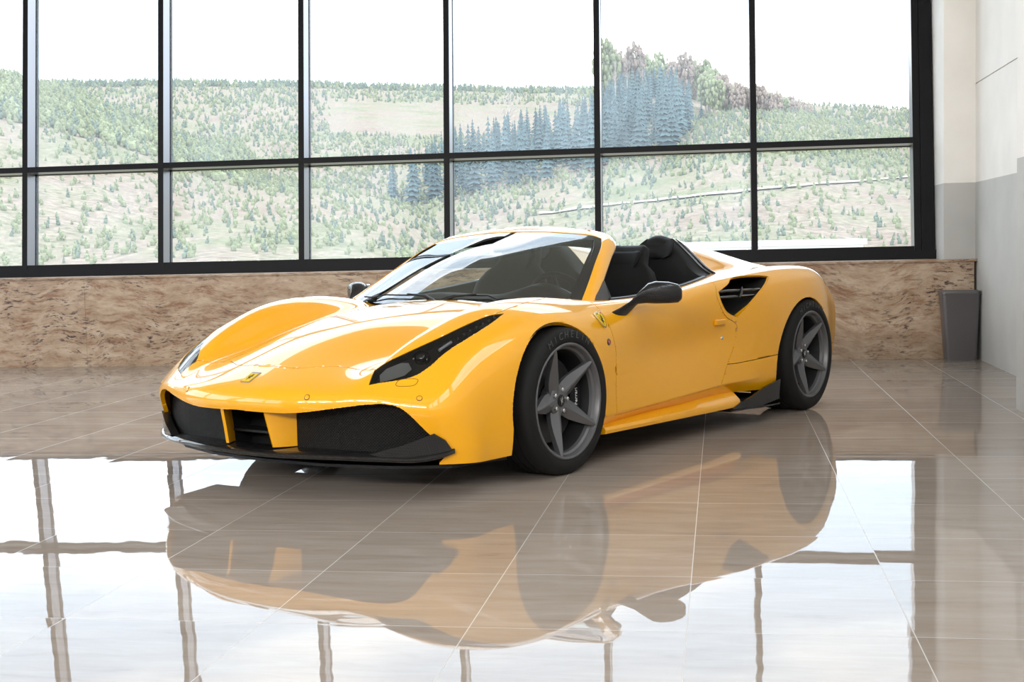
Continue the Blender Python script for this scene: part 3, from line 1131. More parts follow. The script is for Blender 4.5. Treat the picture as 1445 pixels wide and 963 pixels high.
# ------------------------------------------------------------------ cutting the body into its panels
def in_poly(poly, x, y):
    c = False
    n = len(poly)
    for i in range(n):
        x0, y0 = poly[i]
        x1, y1 = poly[(i + 1) % n]
        if (y0 > y) != (y1 > y) and x < (x1 - x0) * (y - y0) / (y1 - y0) + x0:
            c = not c
    return c

PANEL = body.faces.layers.int.new('panel')

def knife(bm, poly, axes, keep, label, over=None):
    """Cut the outline into the surface along a view axis, then label the faces inside it."""
    a, b = axes
    ps = [p for p in poly]
    lo = (min(p[0] for p in ps) - .02, min(p[1] for p in ps) - .02)
    hi = (max(p[0] for p in ps) + .02, max(p[1] for p in ps) + .02)
    def bb(f):
        xs = [v.co[a] for v in f.verts]
        ys = [v.co[b] for v in f.verts]
        return min(xs), max(xs), min(ys), max(ys)
    live = {}
    for f in bm.faces:
        if keep(f):
            q = bb(f)
            if q[1] > lo[0] and q[0] < hi[0] and q[3] > lo[1] and q[2] < hi[1]:
                live[f] = q
    n = len(ps)
    for i in range(n):
        p, q = ps[i], ps[(i + 1) % n]
        dx, dy = q[0] - p[0], q[1] - p[1]
        ln = math.hypot(dx, dy)
        if ln < 1e-6:
            continue
        nx, ny = -dy / ln, dx / ln
        x0, x1, y0, y1 = min(p[0], q[0]) - 1e-4, max(p[0], q[0]) + 1e-4, min(p[1], q[1]) - 1e-4, max(p[1], q[1]) + 1e-4
        cand = []
        for f, bq in live.items():
            if bq[1] < x0 or bq[0] > x1 or bq[3] < y0 or bq[2] > y1:
                continue
            ds = [(v.co[a] - p[0]) * nx + (v.co[b] - p[1]) * ny for v in f.verts]
            if min(ds) < -1e-6 and max(ds) > 1e-6:
                cand.append(f)
        if not cand:
            continue
        geom = set(cand)
        for f in cand:
            geom.update(f.edges)
            geom.update(f.verts)
        co = [0, 0, 0]
        no = [0, 0, 0]
        co[a], co[b], no[a], no[b] = p[0], p[1], nx, ny
        r = bmesh.ops.bisect_plane(bm, geom=list(geom), dist=1e-5, plane_co=co, plane_no=no)
        for g in r['geom_cut']:
            if isinstance(g, bmesh.types.BMEdge):
                for f in g.link_faces:
                    if keep(f):
                        live[f] = bb(f)
        for f in cand:
            if f.is_valid:
                live[f] = bb(f)
    for f in list(live):
        if f.is_valid:
            c = f.calc_center_median()
            if (over is None or f[PANEL] in over) and in_poly(ps, c[a], c[b]):
                f[PANEL] = label

def mirror_x(poly):
    return [(x, -y) for (x, y) in poly]

def smooth_poly(pts, n=4):
    """Closed outline through the points; a repeated point stays a sharp corner."""
    runs, cur = [], []
    P = [tuple(p) for p in pts]
    k0 = next((i for i in range(len(P)) if P[i] == P[(i + 1) % len(P)]), None)
    if k0 is None:
        m = len(P)
        ext = [(*p, 0) for p in P]
        out = []
        for i in range(m):
            p0, p1, p2, p3 = (Vector(ext[(i + d) % m]) for d in (-1, 0, 1, 2))
            for k in range(n):
                t = k / n
                q = 0.5 * ((2 * p1) + (p2 - p0) * t + (2 * p0 - 5 * p1 + 4 * p2 - p3) * t * t + (3 * p1 - p0 - 3 * p2 + p3) * t ** 3)
                out.append((q.x, q.y))
        return out
    P = P[k0 + 1:] + P[:k0 + 1]
    out = []
    run = [P[0]]
    for p, q in zip(P, P[1:] + P[:1]):
        if p == q:
            if len(run) > 1:
                out += [(v.x, v.y) for v in crom([(*r, 0) for r in run], n)][:-1]
            run = [q]
        else:
            run.append(q)
    if len(run) > 1:
        out += [(v.x, v.y) for v in crom([(*r, 0) for r in run], n)][:-1]
    return out

def side_point(x, z, s=1):
    h = BODY_BVH.ray_cast(Vector((x, 2.0 * s, z)), Vector((0, -s, 0)))
    return h[0], h[1]
def top_point(x, y):
    h = BODY_BVH.ray_cast(Vector((x, y, 2.0)), Vector((0, 0, -1)))
    return h[0], h[1]
def front_point(y, z):
    h = BODY_BVH.ray_cast(Vector((3.0, y, z)), Vector((-1, 0, 0)))
    return h[0], h[1]

# wheel openings
ARCH_F = (0.060, 0.322, 0.376)
ARCH_R = (-2.590, 0.290, 0.406)
for s in (1, -1):
    for (cx, cz, r) in (ARCH_F, ARCH_R):
        ring = [(cx + r * math.cos(a), cz + r * math.sin(a)) for a in [math.radians(-8 + 196 * k / 56) for k in range(57)]]
        poly = [(ring[0][0] + 0.012, 0.02)] + ring + [(ring[-1][0] - 0.012, 0.02)]
        knife(body, poly, (0, 2), (lambda f, s=s: f.calc_center_median().y * s > 0.55), -1)
# the mouth
MOUTH = [(0, .376), (.17, .372), (.33, .376), (.52, .401), (.62, .414), (.69, .416), (.745, .402), (.785, .365), (.83, .29), (.865, .245), (.885, .213)]
_half = [(p.x, p.y) for p in crom([(*p, 0) for p in MOUTH], 4)]
poly = _half + [(.845, .165), (.83, .05), (-.83, .05), (-.845, .165)] + [(-y, z) for (y, z) in reversed(_half[1:])]
knife(body, poly, (1, 2), (lambda f: f.calc_center_median().x > 0.6 and f.normal.x > 0.15), -1)
# cockpit
COCK = [(-.24, 0), (-.25, .2), (-.285, .4), (-.345, .58), (-.43, .73), (-.56, .775), (-.80, .782), (-1.1, .79), (-1.4, .785), (-1.62, .765), (-1.74, .72), (-1.80, .5), (-1.80, .2), (-1.80, 0)]
_half = [(p.x, p.y) for p in crom([(*p, 0) for p in COCK], 3)]
poly = _half + [(x, -y) for (x, y) in reversed(_half[1:-1])]
knife(body, poly, (0, 1), (lambda f: f.calc_center_median().z > 0.6 and f.normal.z > 0.2), -1)
# bonnet
HOOD_F = [(.952, 0), (.951, .16), (.915, .25), (.865, .33), (.832, .42), (.838, .50), (.868, .566)]
HOOD_S = [(.868, .566), (.845, .585), (.777, .640), (.697, .688), (.602, .724), (.486, .748), (.348, .774), (.20, .785), (0, .772), (-.14, .742), (-.26, .69), (-.345, .59)]
_half = [(p.x, p.y) for p in crom([(*p, 0) for p in HOOD_F], 4)] + [(p.x, p.y) for p in crom([(*p, 0) for p in HOOD_S], 3)][1:] + [(-.287, .4), (-.252, .2), (-.242, 0)]
poly = _half + [(x, -y) for (x, y) in reversed(_half[1:-1])]
knife(body, poly, (0, 1), (lambda f: f.normal.z > 0.2 and f.calc_center_median().z > 0.45), 1, over=(0,))
# doors (side view)
DOOR = [(-.410, .83), (-.397, .762), (-.392, .705), (-.418, .623), (-.440, .543), (-.440, .451), (-.430, .33), (-.430, .222), (-.430, .222),
        (-.675, .226), (-1.032, .236), (-1.419, .249), (-1.55, .257), (-1.55, .257),
        (-1.645, .364), (-1.722, .45), (-1.758, .554), (-1.735, .592), (-1.642, .63), (-1.575, .69), (-1.535, .755), (-1.55, .80), (-1.60, .95), (-1.60, .95), (-.41, .95), (-.41, .95)]
DOOR_POLY = smooth_poly(DOOR, 4)
for s in (1, -1):
    knife(body, DOOR_POLY, (0, 2), (lambda f, s=s: f.calc_center_median().y * s > 0.6), 2 if s > 0 else 3, over=(0,))
# rear quarters: everything behind the door edge outside the deck
QUART = [(-1.645, .366), (-1.722, .45), (-1.758, .554), (-1.735, .592), (-1.642, .63), (-1.575, .69), (-1.535, .755), (-1.55, .80), (-1.60, .95), (-1.60, .95), (-3.6, .95), (-3.6, .95), (-3.6, .375), (-3.6, .375), (-2.3, .382), (-2.3, .382)]
for s in (1, -1):
    knife(body, smooth_poly(QUART, 4), (0, 2), (lambda f, s=s: f.calc_center_median().y * s > 0.3), 6 if s > 0 else 7, over=(0,))
# headlights
HEAD = [(.938, .592), (.938, .592), (.872, .563), (.872, .563), (.845, .578), (.777, .632), (.697, .679), (.602, .717), (.486, .742), (.348, .768), (.275, .800), (.275, .800),
        (.350, .808), (.429, .809), (.56, .799), (.681, .780), (.752, .769), (.813, .743), (.859, .702), (.903, .645)]
HEAD_POLY = smooth_poly(HEAD, 4)
for s in (1, -1):
    knife(body, HEAD_POLY if s > 0 else mirror_x(HEAD_POLY), (0, 1), (lambda f, s=s: f.calc_center_median().y * s > 0.4 and f.calc_center_median().z > .47 and f.normal.z > 0.1), 4 if s > 0 else 5, over=(0, 1))
# side air intakes
INTAKE = [(-1.562, .772), (-1.562, .772), (-1.68, .807), (-1.757, .838), (-1.884, .850), (-2.05, .847), (-2.16, .838), (-2.16, .838), (-2.08, .795), (-1.99, .752), (-1.86, .684), (-1.755, .625), (-1.755, .625), (-1.70, .638), (-1.632, .668), (-1.583, .72)]
INTAKE_POLY = smooth_poly(INTAKE, 4)
for s in (1, -1):
    knife(body, INTAKE_POLY, (0, 2), (lambda f, s=s: f.calc_center_median().y * s > 0.6), -2 if s > 0 else -3)

def take_panel(label):
    nb = bmesh.new()
    vm = {}
    for f in body.faces:
        if f[PANEL] != label:
            continue
        vs = []
        for v in f.verts:
            if v.index not in vm:
                w = nb.verts.new(v.co)
                w.normal = v.normal
                vm[v.index] = w
            vs.append(vm[v.index])
        try:
            g = nb.faces.new(vs)
            g.smooth = True
        except ValueError:
            pass
    nb.normal_update()
    return nb

def edge_lip(bm, depth=0.014, inset=0.0021):
    """Draw the panel's edge back a hair and turn it inwards, so that shut lines read as gaps."""
    bed = [e for e in bm.edges if len(e.link_faces) == 1]
    nrm = {}
    tang = {}
    for e in bed:
        f = e.link_faces[0]
        c = f.calc_center_median()
        d = (e.verts[1].co - e.verts[0].co).normalized()
        t = f.normal.cross(d)
        mid = (e.verts[0].co + e.verts[1].co) / 2
        if t.dot(c - mid) < 0:
            t = -t
        for v in e.verts:
            tang[v] = tang.get(v, Vector()) + t
            nrm[v] = nrm.get(v, Vector()) + f.normal
    low = {}
    for v in tang:
        v.co += tang[v].normalized() * inset if tang[v].length > 1e-6 else Vector()
        low[v] = bm.verts.new(v.co - nrm[v].normalized() * depth)
    for e in bed:
        a, b = e.verts
        f = e.link_faces[0]
        lv = [l.vert for l in f.loops]
        i = lv.index(a)
        if lv[(i + 1) % len(lv)] == b:
            a, b = b, a
        g = bm.faces.new((a, b, low[b], low[a]))
        g.smooth = True
        e.smooth = False

body.verts.index_update()
body.normal_update()
def panel_obj(name, label, depth=0.014, m=None):
    nb = take_panel(label)
    edge_lip(nb, depth)
    me = bpy.data.meshes.new(name)
    nb.to_mesh(me)
    nb.free()
    return link(name, me, m or M_PAINT, car)
body_shell = panel_obj('body_shell', 0, 0.02)
hood = panel_obj('hood', 1)
doors = {1: panel_obj('door', 2), -1: panel_obj('door', 3)}
quarters = {1: panel_obj('rear_fender', 6), -1: panel_obj('rear_fender', 7)}
# ------------------------------------------------------------------ front end
M_RUBBER = simple('tyre_rubber', (0.013, 0.013, 0.013), 0.65, ior=1.25)
M_WHEEL = simple('matt_anthracite_alloy', (0.125, 0.125, 0.13), 0.40, 0.35)
M_BARREL = simple('shaded_barrel_alloy', (0.03, 0.03, 0.032), 0.45, 0.3)  # alloy darkened: shade behind the spokes is put into the colour
M_STEEL = simple('polished_steel', (0.75, 0.75, 0.75), 0.18, 1.0)
M_DISC = simple('carbon_ceramic_disc', (0.05, 0.05, 0.052), 0.4, 0.3)
M_WHITE = simple('white_lettering', (0.8, 0.8, 0.8), 0.5)
M_GLOSS = simple('gloss_black', (0.006, 0.006, 0.007), 0.06, 0.0, 1.0)
M_LEATHER = simple('black_leather', (0.009, 0.009, 0.0095), 0.6, ior=1.25)
M_TRIM = simple('dark_interior_trim', (0.045, 0.047, 0.047), 0.6, ior=1.3)
M_LINING = simple('black_lining', (0.010, 0.010, 0.010), 0.8, ior=1.2)
M_SATIN = simple('satin_steel', (0.35, 0.35, 0.35), 0.5, 0.6)
M_BADGE = simple('badge_yellow_enamel', (0.75, 0.50, 0.02), 0.6, 0.0, 0.0, 1.25)
M_REDLAMP = simple('red_amber_lamp_lens', (0.30, 0.03, 0.01), 0.15, 0.0, 1.0)
M_DIODE = simple('smoked_diode', (0.10, 0.09, 0.09), 0.15)
M_HOUSING = simple('dark_lamp_housing', (0.022, 0.020, 0.020), 0.35)
M_SAIL = simple('grey_plastic', (0.05, 0.05, 0.052), 0.5)
M_LETTER = simple('worn_tyre_lettering', (0.05, 0.05, 0.05), 0.6)
M_GREEN = simple('badge_green', (0.02, 0.25, 0.05), 0.3)
M_RED = simple('badge_red', (0.6, 0.02, 0.02), 0.3)

def mesh_grille():
    m, nt, b = mat('black_wire_mesh')
    lk = nt.links.new
    tc = node(nt, 'ShaderNodeTexCoord')
    mp = node(nt, 'ShaderNodeMapping')
    mp.inputs['Rotation'].default_value = (math.radians(45), 0, 0)
    lk(tc.outputs['Object'], mp.inputs['Vector'])
    w1 = node(nt, 'ShaderNodeTexWave', Scale=36.0)
    w1.bands_direction = 'Y'
    w2 = node(nt, 'ShaderNodeTexWave', Scale=36.0)
    w2.bands_direction = 'Z'
    lk(mp.outputs[0], w1.inputs['Vector'])
    lk(mp.outputs[0], w2.inputs['Vector'])
    mx = node(nt, 'ShaderNodeMath', operation='MAXIMUM')
    lk(w1.outputs['Fac'], mx.inputs[0])
    lk(w2.outputs['Fac'], mx.inputs[1])
    cr = ramp(nt, [(0.72, (0.0015, 0.0015, 0.0015)), (0.95, (0.016, 0.015, 0.014))])
    lk(mx.outputs[0], cr.inputs['Fac'])
    lk(cr.outputs['Color'], b.inputs['Base Color'])
    b.inputs['Roughness'].default_value = 0.5
    b.inputs['Specular IOR Level'].default_value = 0.15
    bp = node(nt, 'ShaderNodeBump', Strength=0.8, Distance=0.004)
    lk(mx.outputs[0], bp.inputs['Height'])
    lk(bp.outputs[0], b.inputs['Normal'])
    return m
M_MESH = mesh_grille()

def lens_material(name, tint, ior):
    m = bpy.data.materials.new(name)
    m.use_nodes = True
    nt = m.node_tree
    nt.nodes.clear()
    lk = nt.links.new
    out = node(nt, 'ShaderNodeOutputMaterial')
    tr = node(nt, 'ShaderNodeBsdfTransparent')
    tr.inputs['Color'].default_value = (*tint, 1)
    gl = node(nt, 'ShaderNodeBsdfGlossy', Roughness=0.0)
    fz = node(nt, 'ShaderNodeFresnel', IOR=ior)
    mx = node(nt, 'ShaderNodeMixShader')
    lk(fz.outputs[0], mx.inputs[0])
    lk(tr.outputs[0], mx.inputs[1])
    lk(gl.outputs[0], mx.inputs[2])
    lk(mx.outputs[0], out.inputs['Surface'])
    return m
M_GLASS = lens_material('tinted_windscreen_glass', (0.72, 0.82, 0.79), 2.6)
M_LENS = lens_material('clear_headlight_lens', (0.62, 0.62, 0.62), 1.42)

def solid_poly(bm, pts, off):
    """Closed plate: polygon pts extruded along the vector off."""
    off = Vector(off)
    a = [bm.verts.new(p) for p in pts]
    b = [bm.verts.new(Vector(p) + off) for p in pts]
    n = len(pts)
    bm.faces.new(a)
    bm.faces.new(list(reversed(b)))
    for i in range(n):
        bm.faces.new((a[i], b[i], b[(i + 1) % n], a[(i + 1) % n]))
    recalc(bm)

def sym(s, pts):
    return [Vector((p[0], p[1] * s, p[2])) for p in pts]

# mesh grilles behind the two outer openings, ducted vanes between the struts
for s in (1, -1):
    bm = bmesh.new()
    rings = []
    for k in range(15):
        y = 0.215 + 0.645 * k / 14
        xf = 1.10 - 0.05 * (y / .5) ** 2 - (0.30 * max(0, y - .55) ** 1.3 if y > .55 else 0)
        rings.append(sym(s, [(xf - 0.10, y, 0.175), (xf - 0.10, y, 0.23), (xf - 0.10, y, 0.32), (xf - 0.10, y, 0.455 - 0.05 * (k / 14) ** 2)]))
    add_loft(bm, rings)
    for f in bm.faces:
        f.smooth = True
    bm_obj('grille', bm, M_MESH, car)
bm = bmesh.new()
add_box(bm, (0.86, -0.21, 0.17), (0.90, 0.21, 0.46))
for z in (0.262,):
    add_box(bm, (0.90, -0.168, z), (1.01, 0.168, z + 0.010))
add_box(bm, (0.88, -0.176, 0.17), (1.02, -0.166, 0.44))
add_box(bm, (0.88, 0.166, 0.17), (1.02, 0.176, 0.44))
bm_obj('central_air_duct', bm, M_BLACK, car)
# yellow struts that carry the nose: wedges running back and outwards
for s in (1, -1):
    bm = bmesh.new()
    rings = []
    for (z, f, w) in ((.415, 1.105, .0), (.36, 1.102, .0), (.29, 1.085, .004), (.215, 1.068, .010)):
        rings.append(sym(s, [(f, .138 + w, z), (f - .012, .150 + w, z), (f - .060, .184 + w, z), (f - .175, .252 + w, z), (f - .180, .224 + w, z), (f - .06, .150 + w, z), (f - .006, .126 + w, z)]))
    add_loft(bm, rings, closed_ring=True, cap=True)
    recalc(bm)
    bm_obj('nose_strut', bm, M_PAINT, car, smooth=50)
# splitter lip
SPL = [(1.112, 0, .180), (1.106, .2, .182), (1.078, .35, .184), (1.036, .5, .184), (.972, .65, .180), (.900, .78, .176), (.835, .86, .186), (.775, .905, .205)]
full = [(x, -y, z) for (x, y, z) in reversed(SPL[1:])] + SPL
path = crom(full, 5)
bm = bmesh.new()
rings = []
for i, p in enumerate(path):
    t = (path[min(i + 1, len(path) - 1)] - path[max(i - 1, 0)])
    t.z = 0
    t.normalize()
    o = Vector((t.y, -t.x, 0))
    if o.x < 0 and abs(p.y) < 0.7:
        o = -o
    if o.dot(Vector((1, p.y, 0))) < 0:
        o = -o
    up = Vector((0, 0, 1))
    rings.append([p + o * .004, p + o * .010 + up * .008, p + o * .004 + up * .018, p - o * .03 + up * .026, p - o * .13 + up * .030, p - o * .13 - up * .012, p - o * .02 - up * .006])
add_loft(bm, rings, closed_ring=True, cap=True)
recalc(bm)
splitter = bm_obj('front_splitter', bm, M_CARBON, car, smooth=50)
splitter['label'] = 'black carbon lip'
for s in (1, -1):
    bm = bmesh.new()
    solid_poly(bm, sym(s, [(.985, .62, .207), (.915, .745, .245), (.845, .856, .292), (.812, .888, .262), (.782, .903, .215), (.850, .842, .185), (.93, .735, .185)]), Vector((-.03, -.022 * s, 0)))
    bm_obj('splitter_fin', bm, M_CARBON, car, smooth=30)

# headlights: dark housing under a clear cover that follows the body
for s, lab in ((1, 4), (-1, 5)):
    nb = take_panel(lab)
    cover = nb.copy()
    for v in nb.verts:
        v.co -= v.normal * 0.038
    bed = [e for e in nb.edges if len(e.link_faces) == 1]
    ring = {}
    for e in bed:
        for v in e.verts:
            if v not in ring:
                ring[v] = nb.verts.new(v.co + v.normal * 0.036)
    for e in bed:
        a, b = e.verts
        f = nb.faces.new((a, b, ring[b], ring[a]))
    recalc(nb)
    head = bm_obj('headlight', nb, M_HOUSING, car, smooth=40)
    for v in cover.verts:
        v.co -= v.normal * 0.003
    bm_obj('headlight_cover', cover, M_LENS, head)
    def on(x, y, d):
        p, n = top_point(x, y * s)
        return p - n * d, n
    bm = bmesh.new()                       # main projector
    c, nn = on(.735, .70, .030)
    ax = Vector((.85, .22 * s, .20)).normalized()
    q = ax.to_track_quat('Z', 'Y').to_matrix().to_4x4()
    q.translation = c
    b2 = bmesh.new()
    add_lathe(b2, [(.0, .022), (.015, .020), (.026, .010), (.031, 0), (.036, .004), (.037, -.02)], 24, 'z')
    b2.transform(q)
    recalc(b2)
    bm_obj('projector_lens', b2, M_GLOSS, head, smooth=50)
    bm.free()
    b3 = bmesh.new()                       # pale reflector at the front, tucked under the cover
    pl = [(.905, .618), (.880, .592), (.845, .600), (.800, .645), (.785, .675), (.800, .705), (.835, .695), (.880, .652)]
    a3 = [b3.verts.new(on(x, y, .016)[0]) for x, y in pl]
    cc = b3.verts.new(on(.845, .645, .024)[0])
    for i in range(len(pl)):
        b3.faces.new((a3[i], a3[(i + 1) % len(pl)], cc))
    recalc(b3)
    bm_obj('reflector', b3, simple('pale_reflector', (0.33, 0.34, 0.34), 0.3, 0.2), head, smooth=60)
    b4 = bmesh.new()                       # white marker strip
    pts = [on(.60 + .07 * k / 4, .772 - .012 * k / 4 - .010, .010)[0] for k in range(5)]
    add_tube(b4, pts, .007, 8)
    bm_obj('marker_strip', b4, simple('white_lamp_strip', (0.7, 0.72, 0.75), 0.25), head, smooth=60)
    for k in range(7):                     # row of small diodes up the tail of the lamp
        t = k / 6
        c5, n5 = on(.56 - .24 * t, .765 + .022 * t, .014)
        b5 = bmesh.new()
        bmesh.ops.create_uvsphere(b5, u_segments=8, v_segments=6, radius=.008, matrix=Matrix.Translation(c5))
        bm_obj('running_light_diode', b5, M_DIODE, head, smooth=60)

# parking sensors, tow-eye cover, nose badge
def disc_on(name, p, n, r, m, h=0.002, seg=20, parent=car):
    b = bmesh.new()
    add_lathe(b, [(0.0, h), (r * .85, h), (r, h * .4), (r, -h)], seg, 'z')
    q = n.to_track_quat('Z', 'Y').to_matrix().to_4x4()
    q.translation = p
    b.transform(q)
    recalc(b)
    return bm_obj(name, b, m, parent, smooth=50)
M_PAINT_DARK = simple('shut_line_shade', (0.10, 0.04, 0.002), 0.6)
for (y, z) in ((.806, .439), (.374, .444), (-.374, .444), (-.806, .439)):
    p, n = front_point(y, z)
    sens = disc_on('parking_sensor', p - n * .001, n, .0135, M_PAINT_DARK, 0.0016)
    disc_on('sensor_face', p, n, .0105, M_PAINT, 0.0022, parent=sens)
p, n = front_point(.728, .498)
b = bmesh.new()
ring = []
for k in range(24):
    a = 2 * math.pi * k / 24
    ex = 0.036 * abs(math.cos(a)) ** .5 * (1 if math.cos(a) > 0 else -1)
    ez = 0.014 * abs(math.sin(a)) ** .7 * (1 if math.sin(a) > 0 else -1)
    ring.append(front_point(.728 + ex, .498 + ez)[0] + n * .0008)
add_tube(b, ring, .0011, 5, closed=True)
bm_obj('tow_eye_cover', b, M_PAINT_DARK, car, smooth=60)

HORSE = [(-.30, -.98), (-.22, -1.0), (-.14, -.72), (-.05, -.52), (.02, -.30), (.20, -.38), (.34, -.62), (.44, -.60), (.36, -.30), (.26, -.10), (.22, .10),
         (.40, .20), (.62, .10), (.66, .18), (.44, .36), (.24, .34), (.30, .52), (.56, .50), (.60, .58), (.34, .70), (.18, .62), (.20, .80), (.40, .82), (.42, .90), (.20, 1.0), (.02, .92), (-.08, .60),
         (-.22, .20), (-.34, .02), (-.56, .30), (-.50, .62), (-.62, .70), (-.70, .40), (-.58, .02), (-.40, -.20), (-.34, -.50)]
def flat_on(name, poly, p, u, v, n, off, th, m, parent, sc=(1, 1)):
    b = bmesh.new()
    pts = [p + n * off + u * (x * sc[0]) + v * (y * sc[1]) for (x, y) in poly]
    solid_poly(b, pts, n * th)
    bmesh.ops.triangulate(b, faces=[f for f in b.faces if len(f.verts) > 4])
    recalc(b)
    return bm_obj(name, b, m, parent)
p, n = front_point(.0, .515)
p, n = top_point(1.045, 0.0)
u = Vector((0, 1, 0))
v = n.cross(u).normalized()
if v.z < 0:
    v = -v
badge = flat_on('nose_badge', [(-.027, -.040), (.027, -.040), (.027, .040), (-.027, .040)], p, u, v, n, -.001, .0045, M_SATIN, car)
flat_on('badge_field', [(-.0235, -.0365), (.0235, -.0365), (.0235, .029), (-.0235, .029)], p, u, v, n, .0035, .001, M_BADGE, badge)
flat_on('prancing_horse', HORSE, p + v * -.003, u, v, n, .0044, .0008, M_GAP, badge, (.018, .025))

# ------------------------------------------------------------------ windscreen and its frame
B_PIL = [(-.411, .76, .769), (-.556, .71, .857), (-.719, .65, .959), (-.85, .603, 1.035), (-.925, .558, 1.078)]
B_HDR = [(-.925, .558, 1.078), (-.935, .50, 1.094), (-.930, .38, 1.108), (-.918, .2, 1.121), (-.914, 0, 1.126)]
O_PIL = [(-.475, .80, .757), (-.559, .77, .807), (-.663, .73, .86), (-.769, .69, .921), (-.895, .64, .984), (-1.0, .60, 1.032), (-1.036, .578, 1.055)]
O_HDR = [(-1.036, .578, 1.055), (-1.036, .545, 1.088), (-1.03, .45, 1.112), (-1.035, .2, 1.139), (-1.04, 0, 1.148)]
def resample(pts, n):
    f = crom(pts, 12)
    d = [0.0]
    for a, b_ in zip(f, f[1:]):
        d.append(d[-1] + (b_ - a).length)
    out = []
    for k in range(n + 1):
        t = d[-1] * k / n
        j = max(i for i in range(len(d)) if d[i] <= t + 1e-9)
        j = min(j, len(f) - 2)
        w = 0 if d[j + 1] == d[j] else (t - d[j]) / (d[j + 1] - d[j])
        out.append(f[j].lerp(f[j + 1], min(1, w)))
    return out
NB, NH = 22, 16
bp_, bh_ = resample(B_PIL, NB), resample(B_HDR, NH)
op_, oh_ = resample(O_PIL, NB), resample(O_HDR, NH)
Bc = bp_ + bh_[1:]
Oc = op_ + oh_[1:]
def flip(p):
    return Vector((p.x, -p.y, p.z))
Bc = Bc + [flip(p) for p in reversed(Bc[:-1])]
Oc = Oc + [flip(p) for p in reversed(Oc[:-1])]
bm = bmesh.new()
rings = []
cen = Vector((-.75, 0, .80))
for i in range(len(Bc)):
    B_, O_ = Bc[i], Oc[i]
    t = Bc[min(i + 1, len(Bc) - 1)] + Oc[min(i + 1, len(Oc) - 1)] - Bc[max(i - 1, 0)] - Oc[max(i - 1, 0)]
    n = t.cross(O_ - B_).normalized()
    if n.dot(B_ - cen) < 0:
        n = -n
    M1, M2 = B_.lerp(O_, .3) + n * .012, B_.lerp(O_, .72) + n * .014
    rings.append([B_ + n * .003, M1, M2, O_, O_ - n * .028 + (B_ - O_) * .12, B_ - n * .022])
add_loft(bm, rings, closed_ring=True, cap=True)
recalc(bm)
frame = bm_obj('windscreen_frame', bm, M_PAINT, car, smooth=48)
# black trim on the inside of the header and pillars
bm = bmesh.new()
rings = []
for i in range(len(Bc)):
    B_, O_ = Bc[i], Oc[i]
    t = Bc[min(i + 1, len(Bc) - 1)] + Oc[min(i + 1, len(Oc) - 1)] - Bc[max(i - 1, 0)] - Oc[max(i - 1, 0)]
    n = t.cross(O_ - B_).normalized()
    if n.dot(B_ - cen) < 0:
        n = -n
    w = (O_ - B_)
    hdr = 1.0 if NB < i < len(Bc) - 1 - NB else 0.0
    rings.append([B_ - n * .020 - w * .35, O_ - n * .024 + w * .17, O_ - n * .050 + w * .10, B_ - n * (.050 + .015 * hdr) - w * .30])
add_loft(bm, rings, closed_ring=True, cap=True)
recalc(bm)
bm_obj('frame_lining', bm, M_BLACK, frame, smooth=48)

COWL = [(-.411, .76, .769), (-.335, .60, .768), (-.265, .40, .762), (-.225, .2, .760), (-.213, 0, .760)]
cw = resample(COWL, 24)
cw = cw + [flip(p) for p in reversed(cw[:-1])]             # from the left base to the right base
hd = resample(B_HDR, 24)
hd = hd + [flip(p) for p in reversed(hd[:-1])]
lf = resample(B_PIL, 24)
NSW, NTW = 48, 24
def glass_point(i, j):
    s_, t_ = i / NSW, j / NTW
    L_, R_ = lf[j], flip(lf[j])
    p = (1 - t_) * cw[i] + t_ * hd[i] + (1 - s_) * L_ + s_ * R_
    p -= (1 - s_) * (1 - t_) * cw[0] + s_ * (1 - t_) * cw[-1] + (1 - s_) * t_ * hd[0] + s_ * t_ * hd[-1]
    bulge = 0.030 * math.sin(math.pi * t_) * (0.35 + 0.65 * math.sin(math.pi * s_)) * math.sin(math.pi * s_) ** .5
    return p + Vector((.5, 0, .86)) * bulge
bm = bmesh.new()
R_ = add_loft(bm, [[glass_point(i, j) for i in range(NSW + 1)] for j in range(NTW + 1)])
recalc(bm)
for f in bm.faces:
    f.smooth = True
    c = f.calc_center_median()
fi = 0
bm.faces.ensure_lookup_table()
for j in range(NTW):
    for i in range(NSW):
        d_side = min(i, NSW - 1 - i)
        edge = d_side < 2 or j >= NTW - 2
        bm.faces[fi].material_index = 1 if edge else 0
        fi += 1
if sum(f.normal.z for f in bm.faces) < 0:
    bmesh.ops.reverse_faces(bm, faces=list(bm.faces))
windshield = bm_obj('windscreen', bm, [M_GLASS, M_GLOSS], car)
# wipers
for (a0, a1, piv) in ((20, 43, 22), (9, 26, 24)):
    bm = bmesh.new()
    pts = [glass_point(int(a0 + (a1 - a0) * k / 8), 2 if 2 < k < 7 else 1) + Vector((.010, 0, .010)) for k in range(9)]
    add_tube(bm, pts, .0045, 6)
    b_ = pts[4]
    add_tube(bm, [glass_point(piv, 0) + Vector((.03, 0, .004)), (glass_point(piv, 1) + b_) / 2 + Vector((.014, 0, .012)), b_ + Vector((.004, 0, .006))], [.009, .007, .005], 6)
    bm_obj('wiper', bm, M_BLACK, car, smooth=60)
# black sail panel between the pillar and the door top
for s in (1, -1):
    bm = bmesh.new()
    solid_poly(bm, sym(s, [(-.455, .800, .757), (-.52, .780, .80), (-.62, .752, .842), (-.670, .735, .866), (-.635, .795, .785), (-.625, .80, .757)]), (0, -.03 * s, 0))
    bm_obj('sail_panel', bm, M_SAIL, car)

